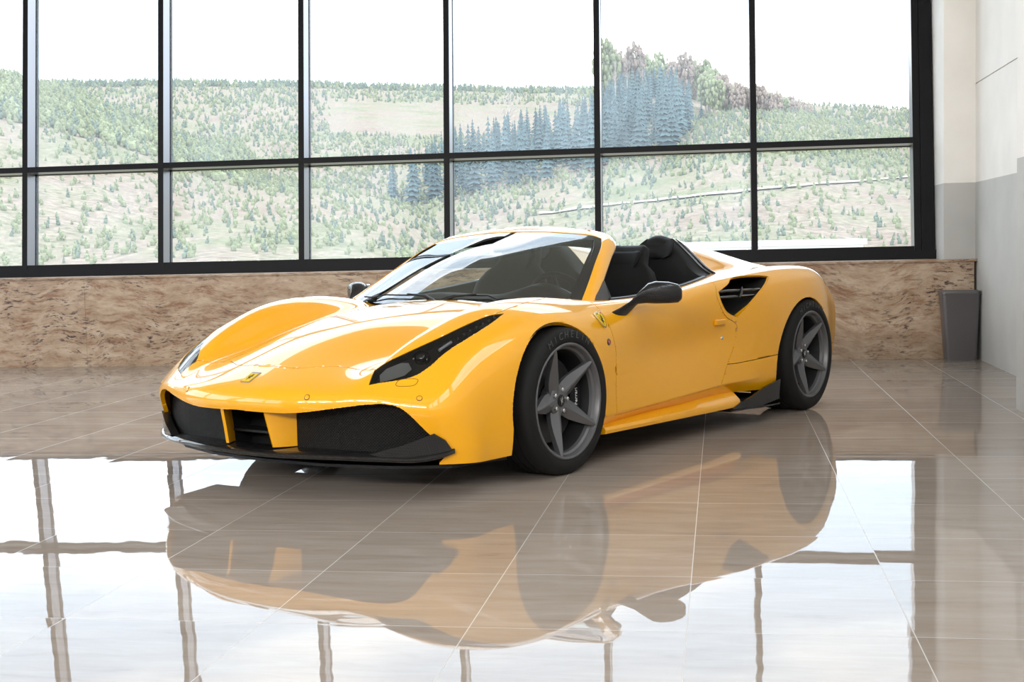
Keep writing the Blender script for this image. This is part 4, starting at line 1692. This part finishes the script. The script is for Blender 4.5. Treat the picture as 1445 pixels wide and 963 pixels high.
# ------------------------------------------------------------------ cabin
bm = bmesh.new()
pts_in = [(-.30, .74), (-1.76, .74)]
def tub_ring(z, y, x0, x1):
    return [Vector((x0, y, z)), Vector((x0, -y, z)), Vector((x1, -y, z)), Vector((x1, y, z))]
add_loft(bm, [tub_ring(.770, .80, -.42, -1.80), tub_ring(.70, .775, -.36, -1.80), tub_ring(.55, .745, -.32, -1.78), tub_ring(.24, .72, -.30, -1.72)], closed_ring=True)
bm.faces.new([bm.verts.new(p) for p in tub_ring(.24, .72, -.30, -1.72)])
bmesh.ops.remove_doubles(bm, verts=list(bm.verts), dist=1e-5)
bm_obj('cabin_lining', bm, M_LINING, car)
# belt rails along the door tops
for s in (1, -1):
    bm = bmesh.new()
    rings = []
    for x in np.linspace(-.50, -1.70, 22):
        y = float(np.interp(-x, [.5, .6, .8, 1.1, 1.4, 1.55, 1.70], [.762, .785, .797, .803, .798, .785, .755]))
        z = top_point(x, y * s)[0].z
        rings.append(sym(s, [(x, y + .006, z - .004), (x, y + .004, z + .005), (x, y - .012, z + .009), (x, y - .034, z + .002), (x, y - .040, z - .07), (x, y - .02, z - .07)]))
    add_loft(bm, rings, closed_ring=True, cap=True)
    recalc(bm)
    bm_obj('window_seal', bm, M_BLACK, car, smooth=60)
# dashboard with instrument binnacle
bm = bmesh.new()
rings = []
for k in range(41):
    y = -.74 + 1.48 * k / 40
    g = math.exp(-((y - .38) / .17) ** 2)
    g2 = math.exp(-((y + .36) / .26) ** 2)
    e = 1 - .12 * (abs(y) / .74) ** 4
    rings.append([(-.36, y, .735), (-.46, y, .775 * e + .02 * g), (-.56, y, .790 * e + .055 * g + .012 * g2), (-.66, y, .792 * e + .072 * g + .018 * g2), (-.735, y, .775 * e + .066 * g + .010 * g2), (-.775, y, .735 + .06 * g), (-.755, y, .66 + .02 * g), (-.72, y, .56), (-.62, y, .42)])
add_loft(bm, rings)
recalc(bm)
if sum(f.normal.z for f in bm.faces) < 0:
    bmesh.ops.reverse_faces(bm, faces=list(bm.faces))
bm_obj('dashboard', bm, M_TRIM, car, smooth=60)
# steering wheel
bm = bmesh.new()
tilt = Matrix.Translation((-.80, .38, .735)) @ Matrix.Rotation(math.radians(-66), 4, 'Y')
ringp = [(.178 * math.cos(a), .178 * math.sin(a), 0) for a in np.linspace(0, 2 * math.pi, 41)[:-1]]
add_tube(bm, ringp, .016, 10, closed=True)
bm.transform(tilt)
steer = bm_obj('steering_wheel', bm, M_LEATHER, car, smooth=60)
bm = bmesh.new()
add_lathe(bm, [(0, .01), (.05, .008), (.062, -.005), (.055, -.05), (0, -.06)], 24, 'z')
for a in (90, 210, 330):
    d = Vector((math.cos(math.radians(a)), math.sin(math.radians(a)), 0))
    d = Vector((d.y, d.x, 0))
    add_tube(bm, [d * .05, d * .17], [.020, .012], 8)
bm.transform(tilt)
recalc(bm)
bm_obj('steering_hub', bm, M_TRIM, steer, smooth=50)
# seats
def cushion(bm, rings_def, seg=20):
    """Loft of rounded slabs: each ring is (centre, half width, half depth, depth direction)."""
    rings = []
    for (c, hw, hd_, dd) in rings_def:
        c, dd = Vector(c), Vector(dd).normalized()
        ring = []
        for k in range(seg):
            a = 2 * math.pi * k / seg
            ca, sa = math.cos(a), math.sin(a)
            px = abs(ca) ** .45 * (1 if ca > 0 else -1)
            py = abs(sa) ** .6 * (1 if sa > 0 else -1)
            wing = 0.022 * max(0, abs(px) - .55) / .45
            ring.append(c + Vector((0, hw * px, 0)) + dd * (hd_ * py + wing))
        rings.append(ring)
    add_loft(bm, rings, closed_ring=True, cap=True)
    recalc(bm)
for s, top in ((1, 1.03), (-1, 1.055)):
    y0 = .37 * s
    k = (top - .40) / .65
    fwd = (.95, 0, .3)
    bm = bmesh.new()
    cushion(bm, [((-1.20, y0, .34), .20, .06, fwd), ((-1.23, y0, .42), .24, .075, fwd), ((-1.29, y0, .55), .255, .07, fwd), ((-1.35, y0, .70), .265, .065, fwd), ((-1.405, y0, .82 * .5 + .41), .250, .06, fwd),
                 ((-1.445, y0, .885), .205, .055, fwd), ((-1.47, y0, .925), .150, .052, fwd), ((-1.50, y0, .97), .138, .05, fwd), ((-1.53, y0, top - .018), .128, .042, fwd), ((-1.54, y0, top), .10, .02, fwd)])
    seat = bm_obj('seat', bm, M_LEATHER, car, smooth=55)
    bm = bmesh.new()
    cushion(bm, [((-.78, y0, .33), .22, .02, (0, 0, 1)), ((-.82, y0, .35), .25, .055, (0, 0, 1)), ((-1.0, y0, .345), .25, .06, (0, 0, 1)), ((-1.18, y0, .33), .235, .055, (0, 0, 1)), ((-1.24, y0, .33), .2, .02, (0, 0, 1))])
    bm_obj('seat_cushion', bm, M_LEATHER, seat, smooth=55)
    bm = bmesh.new()
    cushion(bm, [((-1.425, y0, .905), .10, .016, fwd), ((-1.44, y0, .935), .118, .024, fwd), ((-1.468, y0, .985), .116, .022, fwd), ((-1.485, y0, top - .03), .10, .014, fwd)])
    bm_obj('headrest_pad', bm, M_LEATHER, seat, smooth=55)
bm = bmesh.new()                                             # centre console
add_loft(bm, [[(x, -w, .25), (x, -w, h), (x, w, h), (x, w, .25)] for (x, w, h) in ((-.70, .10, .60), (-.85, .10, .52), (-1.1, .10, .46), (-1.5, .10, .45), (-1.72, .10, .60))], cap=False)
recalc(bm)
bm_obj('centre_console', bm, M_TRIM, car)
bm = bmesh.new()                                             # interior mirror
cushion(bm, [((-.865, -.11, 1.045), .001, .001, (1, 0, 0)), ((-.865, -.08, 1.045), .02, .012, (1, 0, 0)), ((-.865, .08, 1.045), .02, .012, (1, 0, 0)), ((-.865, .11, 1.045), .001, .001, (1, 0, 0))])
bm.free()
bm = bmesh.new()
add_box(bm, (-.885, -.105, 1.015), (-.855, .105, 1.072))
bevel_all(bm, .010, 2)
add_tube(bm, [(-.865, 0, 1.06), (-.875, 0, 1.105)], .012, 8)
bm_obj('interior_mirror', bm, M_GLOSS, car, smooth=50)

# ------------------------------------------------------------------ behind the seats: fairings and tonneau cover
def hump(x, y):
    base = .868 + .012 * math.exp(-((x + 2.6) / .3) ** 2)
    xs = [-1.70, -1.80, -1.92, -2.144, -2.453, -2.80, -3.0, -3.2]
    am = [.205, .225, .205, .172, .107, .030, .006, .0]
    A = np.interp(-x, [-q for q in xs], am)
    yc = .40
    hw = .30 if abs(y) > yc else .30
    d = (abs(y) - yc) / hw
    w = math.cos(max(-1, min(1, d)) * math.pi / 2) ** 1.5 if abs(d) < 1 else 0.0
    edge = -.012 * max(0, (abs(y) - .60) / .12)
    return base + A * w + edge
def xsplit(y):
    return -1.90 - .06 * max(0, (abs(y) - .42) / .26) + .02 * max(0, (.42 - abs(y)) / .42)
ys = [(-.715 + 1.43 * k / 64) for k in range(65)]
bm = bmesh.new()
R1 = []
for k in range(29):
    t = k / 28
    R1.append([Vector(((1 - t) * xsplit(y) + t * (-2.98), y, hump((1 - t) * xsplit(y) + t * (-2.98), y))) for y in ys])
add_loft(bm, R1)
recalc(bm)
if sum(f.normal.z for f in bm.faces) < 0:
    bmesh.ops.reverse_faces(bm, faces=list(bm.faces))
for f in bm.faces:
    f.smooth = True
edge_lip(bm, .012)
me = bpy.data.meshes.new('tonneau_cover')
bm.to_mesh(me)
bm.free()
tonneau = link('tonneau_cover', me, M_PAINT, car)
bm = bmesh.new()
R1 = []
prof = [(0.0, 1.0), (.18, 1.0), (.40, 1.0), (.62, 1.0), (.80, .992), (.92, .965), (1.0, .90)]
for t, zz in prof:
    R1.append([Vector(((1 - t) * (xsplit(y) + .003) + t * (-1.735), y, .84 + (hump((1 - t) * xsplit(y) + t * (-1.735), y) - .84) * zz)) for y in ys])
R1.append([Vector((-1.722, y, .80 + (hump(-1.735, y) - .84) * .55)) for y in ys])
R1.append([Vector((-1.712, y, .74)) for y in ys])
R1.append([Vector((-1.69, y, .45)) for y in ys])
add_loft(bm, R1)
recalc(bm)
if sum(f.normal.z for f in bm.faces) < 0:
    bmesh.ops.reverse_faces(bm, faces=list(bm.faces))
fairing = bm_obj('seat_back_fairing', bm, M_LEATHER, car, smooth=60)
for s in (1, -1):
    bm = bmesh.new()
    cushion(bm, [((-1.722, .43 * s, .955), .05, .006, (1, 0, .2)), ((-1.722, .43 * s, .968), .095, .014, (1, 0, .2)), ((-1.729, .43 * s, 1.005), .120, .016, (1, 0, .3)), ((-1.748, .43 * s, 1.035), .112, .012, (1, 0, .4)), ((-1.775, .43 * s, 1.062), .085, .006, (1, 0, .5))])
    bm_obj('fairing_pad', bm, M_LEATHER, fairing, smooth=55)
for s in (1, -1):                                            # glossy seal strips running down the side of each fairing
    for dx in (0.03, 0.085):
        bm = bmesh.new()
        pts = []
        for k in range(10):
            y = .47 + .225 * k / 9
            x = xsplit(y) + dx
            pts.append((x, y * s, hump(x, y) + .003))
        add_tube(bm, pts, .008, 6)
        bm_obj('fairing_seal', bm, M_GLOSS, fairing, smooth=60)

# ------------------------------------------------------------------ door mirrors, handles, lamps, shields
for s in (1, -1):
    bm = bmesh.new()
    rings = []
    # stalk from the door, then the shell of the head
    def ell(c, u, v, a, b, sq=.8, n=20):
        c, u, v = Vector(c), Vector(u).normalized(), Vector(v).normalized()
        o = []
        for k in range(n):
            t = 2 * math.pi * k / n
            ct, st = math.cos(t), math.sin(t)
            o.append(c + u * (a * abs(ct) ** sq * (1 if ct > 0 else -1)) + v * (b * abs(st) ** sq * (1 if st > 0 else -1)))
        return o
    rings.append(ell((-.535, .885, .700), (1, 0, .15), (-.1, .25, 1), .062, .018))
    rings.append(ell((-.565, .912, .722), (1, 0, .1), (-.1, .1, 1), .050, .019))
    rings.append(ell((-.610, .932, .752), (1, 0, 0), (-.3, .3, 1), .042, .024))
    rings.append(ell((-.658, .945, .786), (.95, .3, 0), (-.2, .2, 1), .042, .036))
    rings.append(ell((-.694, .965, .802), (.80, .6, 0), (0, .12, 1), .046, .050, .75))
    rings.append(ell((-.722, .995, .805), (.76, .65, 0), (0, .05, 1), .054, .056, .7))
    rings.append(ell((-.765, 1.045, .803), (.76, .65, 0), (0, .0, 1), .056, .054, .65))
    rings.append(ell((-.795, 1.078, .798), (.76, .65, 0), (0, 0, 1), .050, .047, .65))
    rings.append(ell((-.807, 1.092, .796), (.76, .65, 0), (0, 0, 1), .036, .032, .8))
    rings = [[Vector((p.x, p.y * s, p.z)) for p in r] for r in rings]
    add_loft(bm, rings, closed_ring=True, cap=True)
    recalc(bm)
    mir = bm_obj('door_mirror', bm, M_CARBON, car, smooth=60)
    mir['label'] = 'glossy black carbon door mirror'
    bm = bmesh.new()
    solid_poly(bm, [(q.x, q.y * s, q.z) for q in ell((-.790, .992, .803), (-.65, .76, 0), (0, 0, 1), .070, .044, .6)], Vector((-.012, -.010 * s, 0)))
    bm_obj('mirror_glass', bm, M_STEEL, mir)
    # flush door handle
    bm = bmesh.new()
    c, n = side_point(-1.575, .606, s)
    add_box(bm, (-.064, -.008, -.021), (.064, .016, .021))
    bmesh.ops.bevel(bm, geom=list(bm.edges), offset=.010, segments=3, affect='EDGES')
    pa, pb = side_point(-1.52, .606, s)[0], side_point(-1.63, .606, s)[0]
    u = (pa - pb).normalized()
    n = (n - u * n.dot(u)).normalized()
    c = (pa + pb) / 2
    w = n.cross(u)
    if w.z < 0:
        w = -w
    q = Matrix((u, n, w)).transposed().to_4x4()
    q.translation = c
    bm.transform(q)
    recalc(bm)
    bm_obj('door_handle', bm, M_PAINT, doors[s], smooth=50)
    c, n = side_point(-1.613, .514, s)
    disc_on('door_lock', c, n, .011, M_STEEL, .003, parent=doors[s])
    c, n = side_point(-.372, .583, s)
    lamp = disc_on('side_marker_lamp', c, n, .017, M_GLOSS, .004)
    disc_on('lamp_lens', c + n * .002, n, .012, M_REDLAMP, .005, parent=lamp)
    # enamel shield on the front fender
    c, n = side_point(-.345, .690, s)
    vv = Vector((.10, 0, 1))
    vv = (vv - n * n.dot(vv)).normalized()
    uu = vv.cross(n) * 1.0
    SH = [(0, -1), (.42, -.72), (.78, -.2), (.92, .35), (.95, .9), (.6, .86), (.3, .94), (0, 1.0), (-.3, .94), (-.6, .86), (-.95, .9), (-.92, .35), (-.78, -.2), (-.42, -.72)]
    sh = flat_on('fender_shield', SH, c, uu, vv, n, .002, .005, M_STEEL, car, (.036, .046))
    flat_on('shield_field', SH, c, uu, vv, n, .0068, .001, M_BADGE, sh, (.031, .041))
    flat_on('prancing_horse', HORSE, c - vv * .004, uu * s, vv, n, .0076, .0008, M_GAP, sh, (.022, .027))
    for kx, mm in ((-.016, M_GREEN), (0, M_WHITE), (.016, M_RED)):
        flat_on('colour_bar', [(-.008, -.003), (.008, -.003), (.008, .003), (-.008, .003)], c + uu * kx + vv * .031, uu, vv, n, .0076, .0007, mm, sh)
    # side intake: yellow throat, black duct and the gloss blade across it
    ring0 = [side_point(x, z, s) for (x, z) in INTAKE_POLY]
    base0 = [p - n_ * .001 for p, n_ in ring0]
    cx = sum(p.x for p in base0) / len(base0)
    cz = sum(p.z for p in base0) / len(base0)
    def inner(p, f, dy, sx):
        return Vector((cx + (p.x - cx) * f - sx, p.y - dy * s, cz + (p.z - cz) * f))
    fr = [max(0.0, min(1.0, (p.x + 1.86) / .26)) for p in base0]
    r1 = [inner(p, .985 - .06 * q, .006 + .065 * q, .045 * q) for p, q in zip(base0, fr)]
    r2 = [inner(p, .80, .16, .10) for p in base0]
    r3 = [inner(p, .60, .26, .16) for p in base0]
    bm = bmesh.new()
    add_loft(bm, [base0, r1], closed_ring=True)
    recalc(bm)
    throat = bm_obj('side_intake', bm, M_PAINT, car, smooth=50)
    bm = bmesh.new()
    add_loft(bm, [r1, r2, r3], closed_ring=True, cap=False)
    bm.faces.new([bm.verts.new(p) for p in r3])
    bm_obj('intake_duct', bm, M_GAP, throat, smooth=50)
    bm = bmesh.new()
    loop = []
    x0, x1, zc, hh = -1.605, -2.03, .757, .0165
    for k in range(12):
        t = k / 11
        loop.append((x0 + (x1 - x0) * t, zc + hh - .004 * t))
    for k in range(1, 6):
        a = math.pi / 2 - math.pi * k / 6
        loop.append((x1 - .012 * math.cos(a), zc - .004 + hh * math.sin(a)))
    for k in range(12):
        t = k / 11
        loop.append((x1 + (x0 - x1) * t, zc - hh - .004 * (1 - t)))
    for k in range(1, 6):
        a = -math.pi / 2 - math.pi * k / 6
        loop.append((x0 - .020 * math.cos(a), zc + hh * math.sin(a)))
    add_tube(bm, [(x, side_point(min(x, -1.6), .757, s)[0].y - .022 * s, z) for x, z in loop], .0085, 8, closed=True)
    yb_ = side_point(-1.80, .757, s)[0].y * s
    add_tube(bm, [(-1.800, (yb_ - .012) * s, .732), (-1.812, (yb_ - .006) * s, .757), (-1.832, (yb_ - .012) * s, .790)], [.006, .008, .004], 8)
    recalc(bm)
    bm_obj('intake_blade', bm, M_GLOSS, throat, smooth=45)
    # side skirt and the black winglet ahead of the rear wheel
    bm = bmesh.new()
    rings = []
    for k in range(15):
        t = k / 14
        x = -.315 - 1.42 * t
        o = .950 + .004 * math.sin(t * math.pi)
        zt, zb = .186 + .012 * t, .147 - .024 * t
        rings.append([Vector((x, .870 * s, zt + .012)), Vector((x, .905 * s, zt)), Vector((x, (o - .008) * s, zb + .030 + .01 * t)), Vector((x, o * s, zb + .016)), Vector((x, (o - .003) * s, zb)), Vector((x, .86 * s, zb - .012))])
    add_loft(bm, rings, closed_ring=True, cap=True)
    recalc(bm)
    bm_obj('side_skirt', bm, M_PAINT, car, smooth=35)
    bm = bmesh.new()
    solid_poly(bm, sym(s, [(-1.62, .955, .118), (-1.74, .957, .150), (-1.86, .962, .165), (-2.02, .968, .205), (-2.205, .974, .235), (-2.185, .974, .120), (-1.95, .966, .100)]), (0, -.014 * s, 0))
    bm_obj('skirt_winglet', bm, M_CARBON, car)
    bm = bmesh.new()
    solid_poly(bm, sym(s, [(-1.60, .955, .112), (-1.60, .86, .112), (-2.17, .86, .098), (-2.17, .985, .098), (-1.95, .985, .102), (-1.80, .968, .108)]), (0, 0, -.008))
    bm_obj('skirt_floor_blade', bm, M_CARBON, car)

# floor pan and wheel arch linings
bm = bmesh.new()
FP = [(1.0, 0), (.97, .35), (.88, .65), (.74, .86), (.45, .93), (.44, .70), (-.33, .70), (-.33, .90), (-1.7, .88), (-2.15, .90), (-2.17, .66), (-3.0, .66), (-3.02, .86), (-3.2, .80), (-3.25, 0)]
outl = FP + [(x, -y) for (x, y) in reversed(FP[1:-1])]
solid_poly(bm, [(x, y, .135) for (x, y) in outl], (0, 0, .012))
bm_obj('floor_pan', bm, M_BLACK, car)
for s in (1, -1):
    for (cx, cz, r) in (ARCH_F, ARCH_R):
        bm = bmesh.new()
        rr = []
        for y in (.935, .90, .62):
            rr.append([(cx + (r + .006) * math.cos(a), y * s, cz + (r + .006) * math.sin(a)) for a in [math.radians(-20 + 220 * k / 40) for k in range(41)]])
        add_loft(bm, rr)
        bm.faces.new([bm.verts.new(p) for p in rr[-1]])
        bm_obj('wheel_arch_lining', bm, M_GAP, car, smooth=60)

# round tail lamps
for s in (1, -1):
    h = BODY_BVH.ray_cast(Vector((-5, .60 * s, .66)), Vector((1, 0, 0)))
    lamp = disc_on('tail_lamp', h[0], h[1], .075, M_GLOSS, .010, 32)
    disc_on('tail_lamp_lens', h[0] + h[1] * .004, h[1], .060, M_REDLAMP, .012, 32, parent=lamp)

# ------------------------------------------------------------------ wheels
def text_mesh(body_text, size):
    cu = bpy.data.curves.new('lettering', 'FONT')
    cu.body = body_text
    cu.size = size
    cu.align_x = 'CENTER'
    cu.align_y = 'CENTER'
    cu.extrude = 0.0008
    o = bpy.data.objects.new('lettering', cu)
    COL.objects.link(o)
    dg = bpy.context.evaluated_depsgraph_get()
    dg.update()
    me = bpy.data.meshes.new_from_object(o.evaluated_get(dg))
    bpy.data.objects.remove(o)
    bpy.data.curves.remove(cu)
    return me

def make_wheel(x, y_out, s, R, width, start_deg, caliper_side):
    """Wheel with its outer sidewall at |y| = y_out; s is the side of the car."""
    ctr = Vector((x, y_out * s, R))
    def place(bm):
        for v in bm.verts:
            v.co = Vector((v.co.x + x, (v.co.y + y_out) * s, v.co.z + R))
        recalc(bm)
    RIM = .268
    bm = bmesh.new()                                         # alloy: rim, barrel, hub and spokes
    add_lathe(bm, [(RIM - .004, -.016), (RIM, -.010), (RIM - .001, -.004), (RIM - .006, -.001), (RIM - .013, -.004), (RIM - .018, -.014), (RIM - .021, -.026), (RIM - .030, -.034), (RIM - .033, -.050)], 96, 'y')
    add_lathe(bm, [(RIM - .033, -.050), (RIM - .036, -.10), (RIM - .036, -width + .03), (RIM - .02, -width + .01), (RIM - .004, -width + .01)], 96, 'y', mi=1)
    add_lathe(bm, [(.026, -.050), (.030, -.052), (.060, -.055), (.072, -.062), (.076, -.085), (.070, -.12), (.0, -.12)], 60, 'y')
    for k in range(5):
        a = math.radians(start_deg + 72 * k)
        er = Vector((-math.cos(a) * 1, 0, math.sin(a)))      # seen from the left the tail of the car is to the right
        et = Vector((er.z, 0, -er.x))
        ey = Vector((0, 1, 0))
        sec = []
        for (r, hw, top, ridge, depth) in ((.040, .040, -.052, .010, .05), (.080, .043, -.047, .006, .05), (.112, .043, -.038, .004, .048), (.150, .035, -.027, .003, .046), (.185, .027, -.018, .0025, .044), (.220, .018, -.010, .002, .040), (.245, .011, -.005, .0018, .036), (.259, .005, -.004, .0015, .03)):
            c = er * r
            fac = min(.022, hw * .62)
            sec.append([c + et * hw + ey * (top - fac), c + et * ridge + ey * top, c - et * ridge + ey * top, c - et * hw + ey * (top - fac), c - et * hw * .85 + ey * (top - depth), c + et * hw * .85 + ey * (top - depth)])
        add_loft(bm, sec, closed_ring=True, cap=True)
    place(bm)
    wheel = bm_obj('wheel', bm, [M_WHEEL, M_BARREL], car, smooth=19)
    bm = bmesh.new()                                         # tyre
    w = width
    prof = [(RIM - .010, -.030), (RIM - .004, -.010), (RIM + .003, -.003), (RIM + .012, .001), (RIM + .03, .002), (R - .03, -.002), (R - .012, -.012), (R - .004, -.026), (R - .001, -.045)]
    for gy in (.32, .5, .68):
        g = -w * gy
        prof += [(R, g + .006), (R - .006, g + .004), (R - .006, g - .004), (R, g - .006)]
    prof += [(R - .001, -w + .045), (R - .004, -w + .026), (R - .012, -w + .012), (R - .03, -w + .002), (RIM + .03, -w), (RIM - .004, -w + .01), (RIM - .010, -w + .03)]
    add_lathe(bm, prof, 112, 'y')
    # maker's name moulded into the sidewall
    txt = 'MICHELIN'
    for i, ch in enumerate(txt):
        me = text_mesh(ch, .046)
        b2 = bmesh.new()
        b2.from_mesh(me)
        bpy.data.meshes.remove(me)
        ang = math.radians(90 - s * 0 + (len(txt) - 1) * 4.2 - i * 8.4)
        rad = (R + RIM) / 2 + .001
        er = Vector((math.cos(ang), 0, math.sin(ang)))
        et = Vector((er.z, 0, -er.x))
        for v in b2.verts:
            q = er * (rad + v.co.y) + et * v.co.x
            # reading direction: from the left of the car x runs to the viewer's left
            v.co = Vector((-q.x if s > 0 else q.x, .0022 + v.co.z, q.z))
        for f in b2.faces:
            f.material_index = 1
        tmp = bpy.data.meshes.new('t')
        b2.to_mesh(tmp)
        b2.free()
        bm.from_mesh(tmp)
        bpy.data.meshes.remove(tmp)
    place(bm)
    bm_obj('tire', bm, [M_RUBBER, M_LETTER], wheel, smooth=50)
    bm = bmesh.new()                                         # brake disc
    add_lathe(bm, [(.08, -.118), (.198, -.118), (.199, -.150), (.08, -.150)], 64, 'y', closed=True)
    place(bm)
    bm_obj('brake_disc', bm, M_DISC, wheel, smooth=40)
    bm = bmesh.new()                                         # caliper
    rr = []
    for k in range(9):
        a = math.radians(-32 + 64 * k / 8)
        c_, s_ = math.cos(a) * caliper_side, math.sin(a)
        rr.append([Vector((r_ * c_, d_, r_ * s_)) for (r_, d_) in ((.125, -.085), (.215, -.085), (.222, -.11), (.222, -.17), (.125, -.17))])
    add_loft(bm, rr, closed_ring=True, cap=True)
    if caliper_side < 0:
        me = text_mesh('Ferrari', .030)
        b2 = bmesh.new()
        b2.from_mesh(me)
        for v in b2.verts:
            v.co = Vector((-.175 + v.co.y, -.0845 + v.co.z, v.co.x))
        for f in b2.faces:
            f.material_index = 1
        b2.to_mesh(me)
        b2.free()
        bm.from_mesh(me)
        bpy.data.meshes.remove(me)
    place(bm)
    bm_obj('brake_caliper', bm, [M_BLACK, M_WHITE], wheel, smooth=40)
    for k in range(5):
        a = math.radians(start_deg + 36 + 72 * k)
        bm = bmesh.new()
        add_lathe(bm, [(0, -.044), (.006, -.044), (.0095, -.047), (.0105, -.058)], 12, 'y', (-.052 * math.cos(a), 0, .052 * math.sin(a)))
        place(bm)
        bm_obj('lug_bolt', bm, M_STEEL, wheel, smooth=40)
    bm = bmesh.new()
    add_lathe(bm, [(0, -.046), (.024, -.046), (.028, -.049), (.029, -.054)], 30, 'y')
    place(bm)
    bm_obj('centre_cap', bm, M_BLACK, wheel, smooth=40)
    bm = bmesh.new()
    solid_poly(bm, [Vector((-hx * .016 * s, -.0460, hy * .019)) for (hx, hy) in HORSE], (0, .001, 0))
    bmesh.ops.triangulate(bm, faces=[f for f in bm.faces if len(f.verts) > 4])
    place(bm)
    bm_obj('prancing_horse', bm, M_STEEL, wheel)
    return wheel
for s in (1, -1):
    make_wheel(0.0, .962, s, .340, .245, 40, -1)
    make_wheel(-2.650, .976, s, .345, .305, 45, 1)
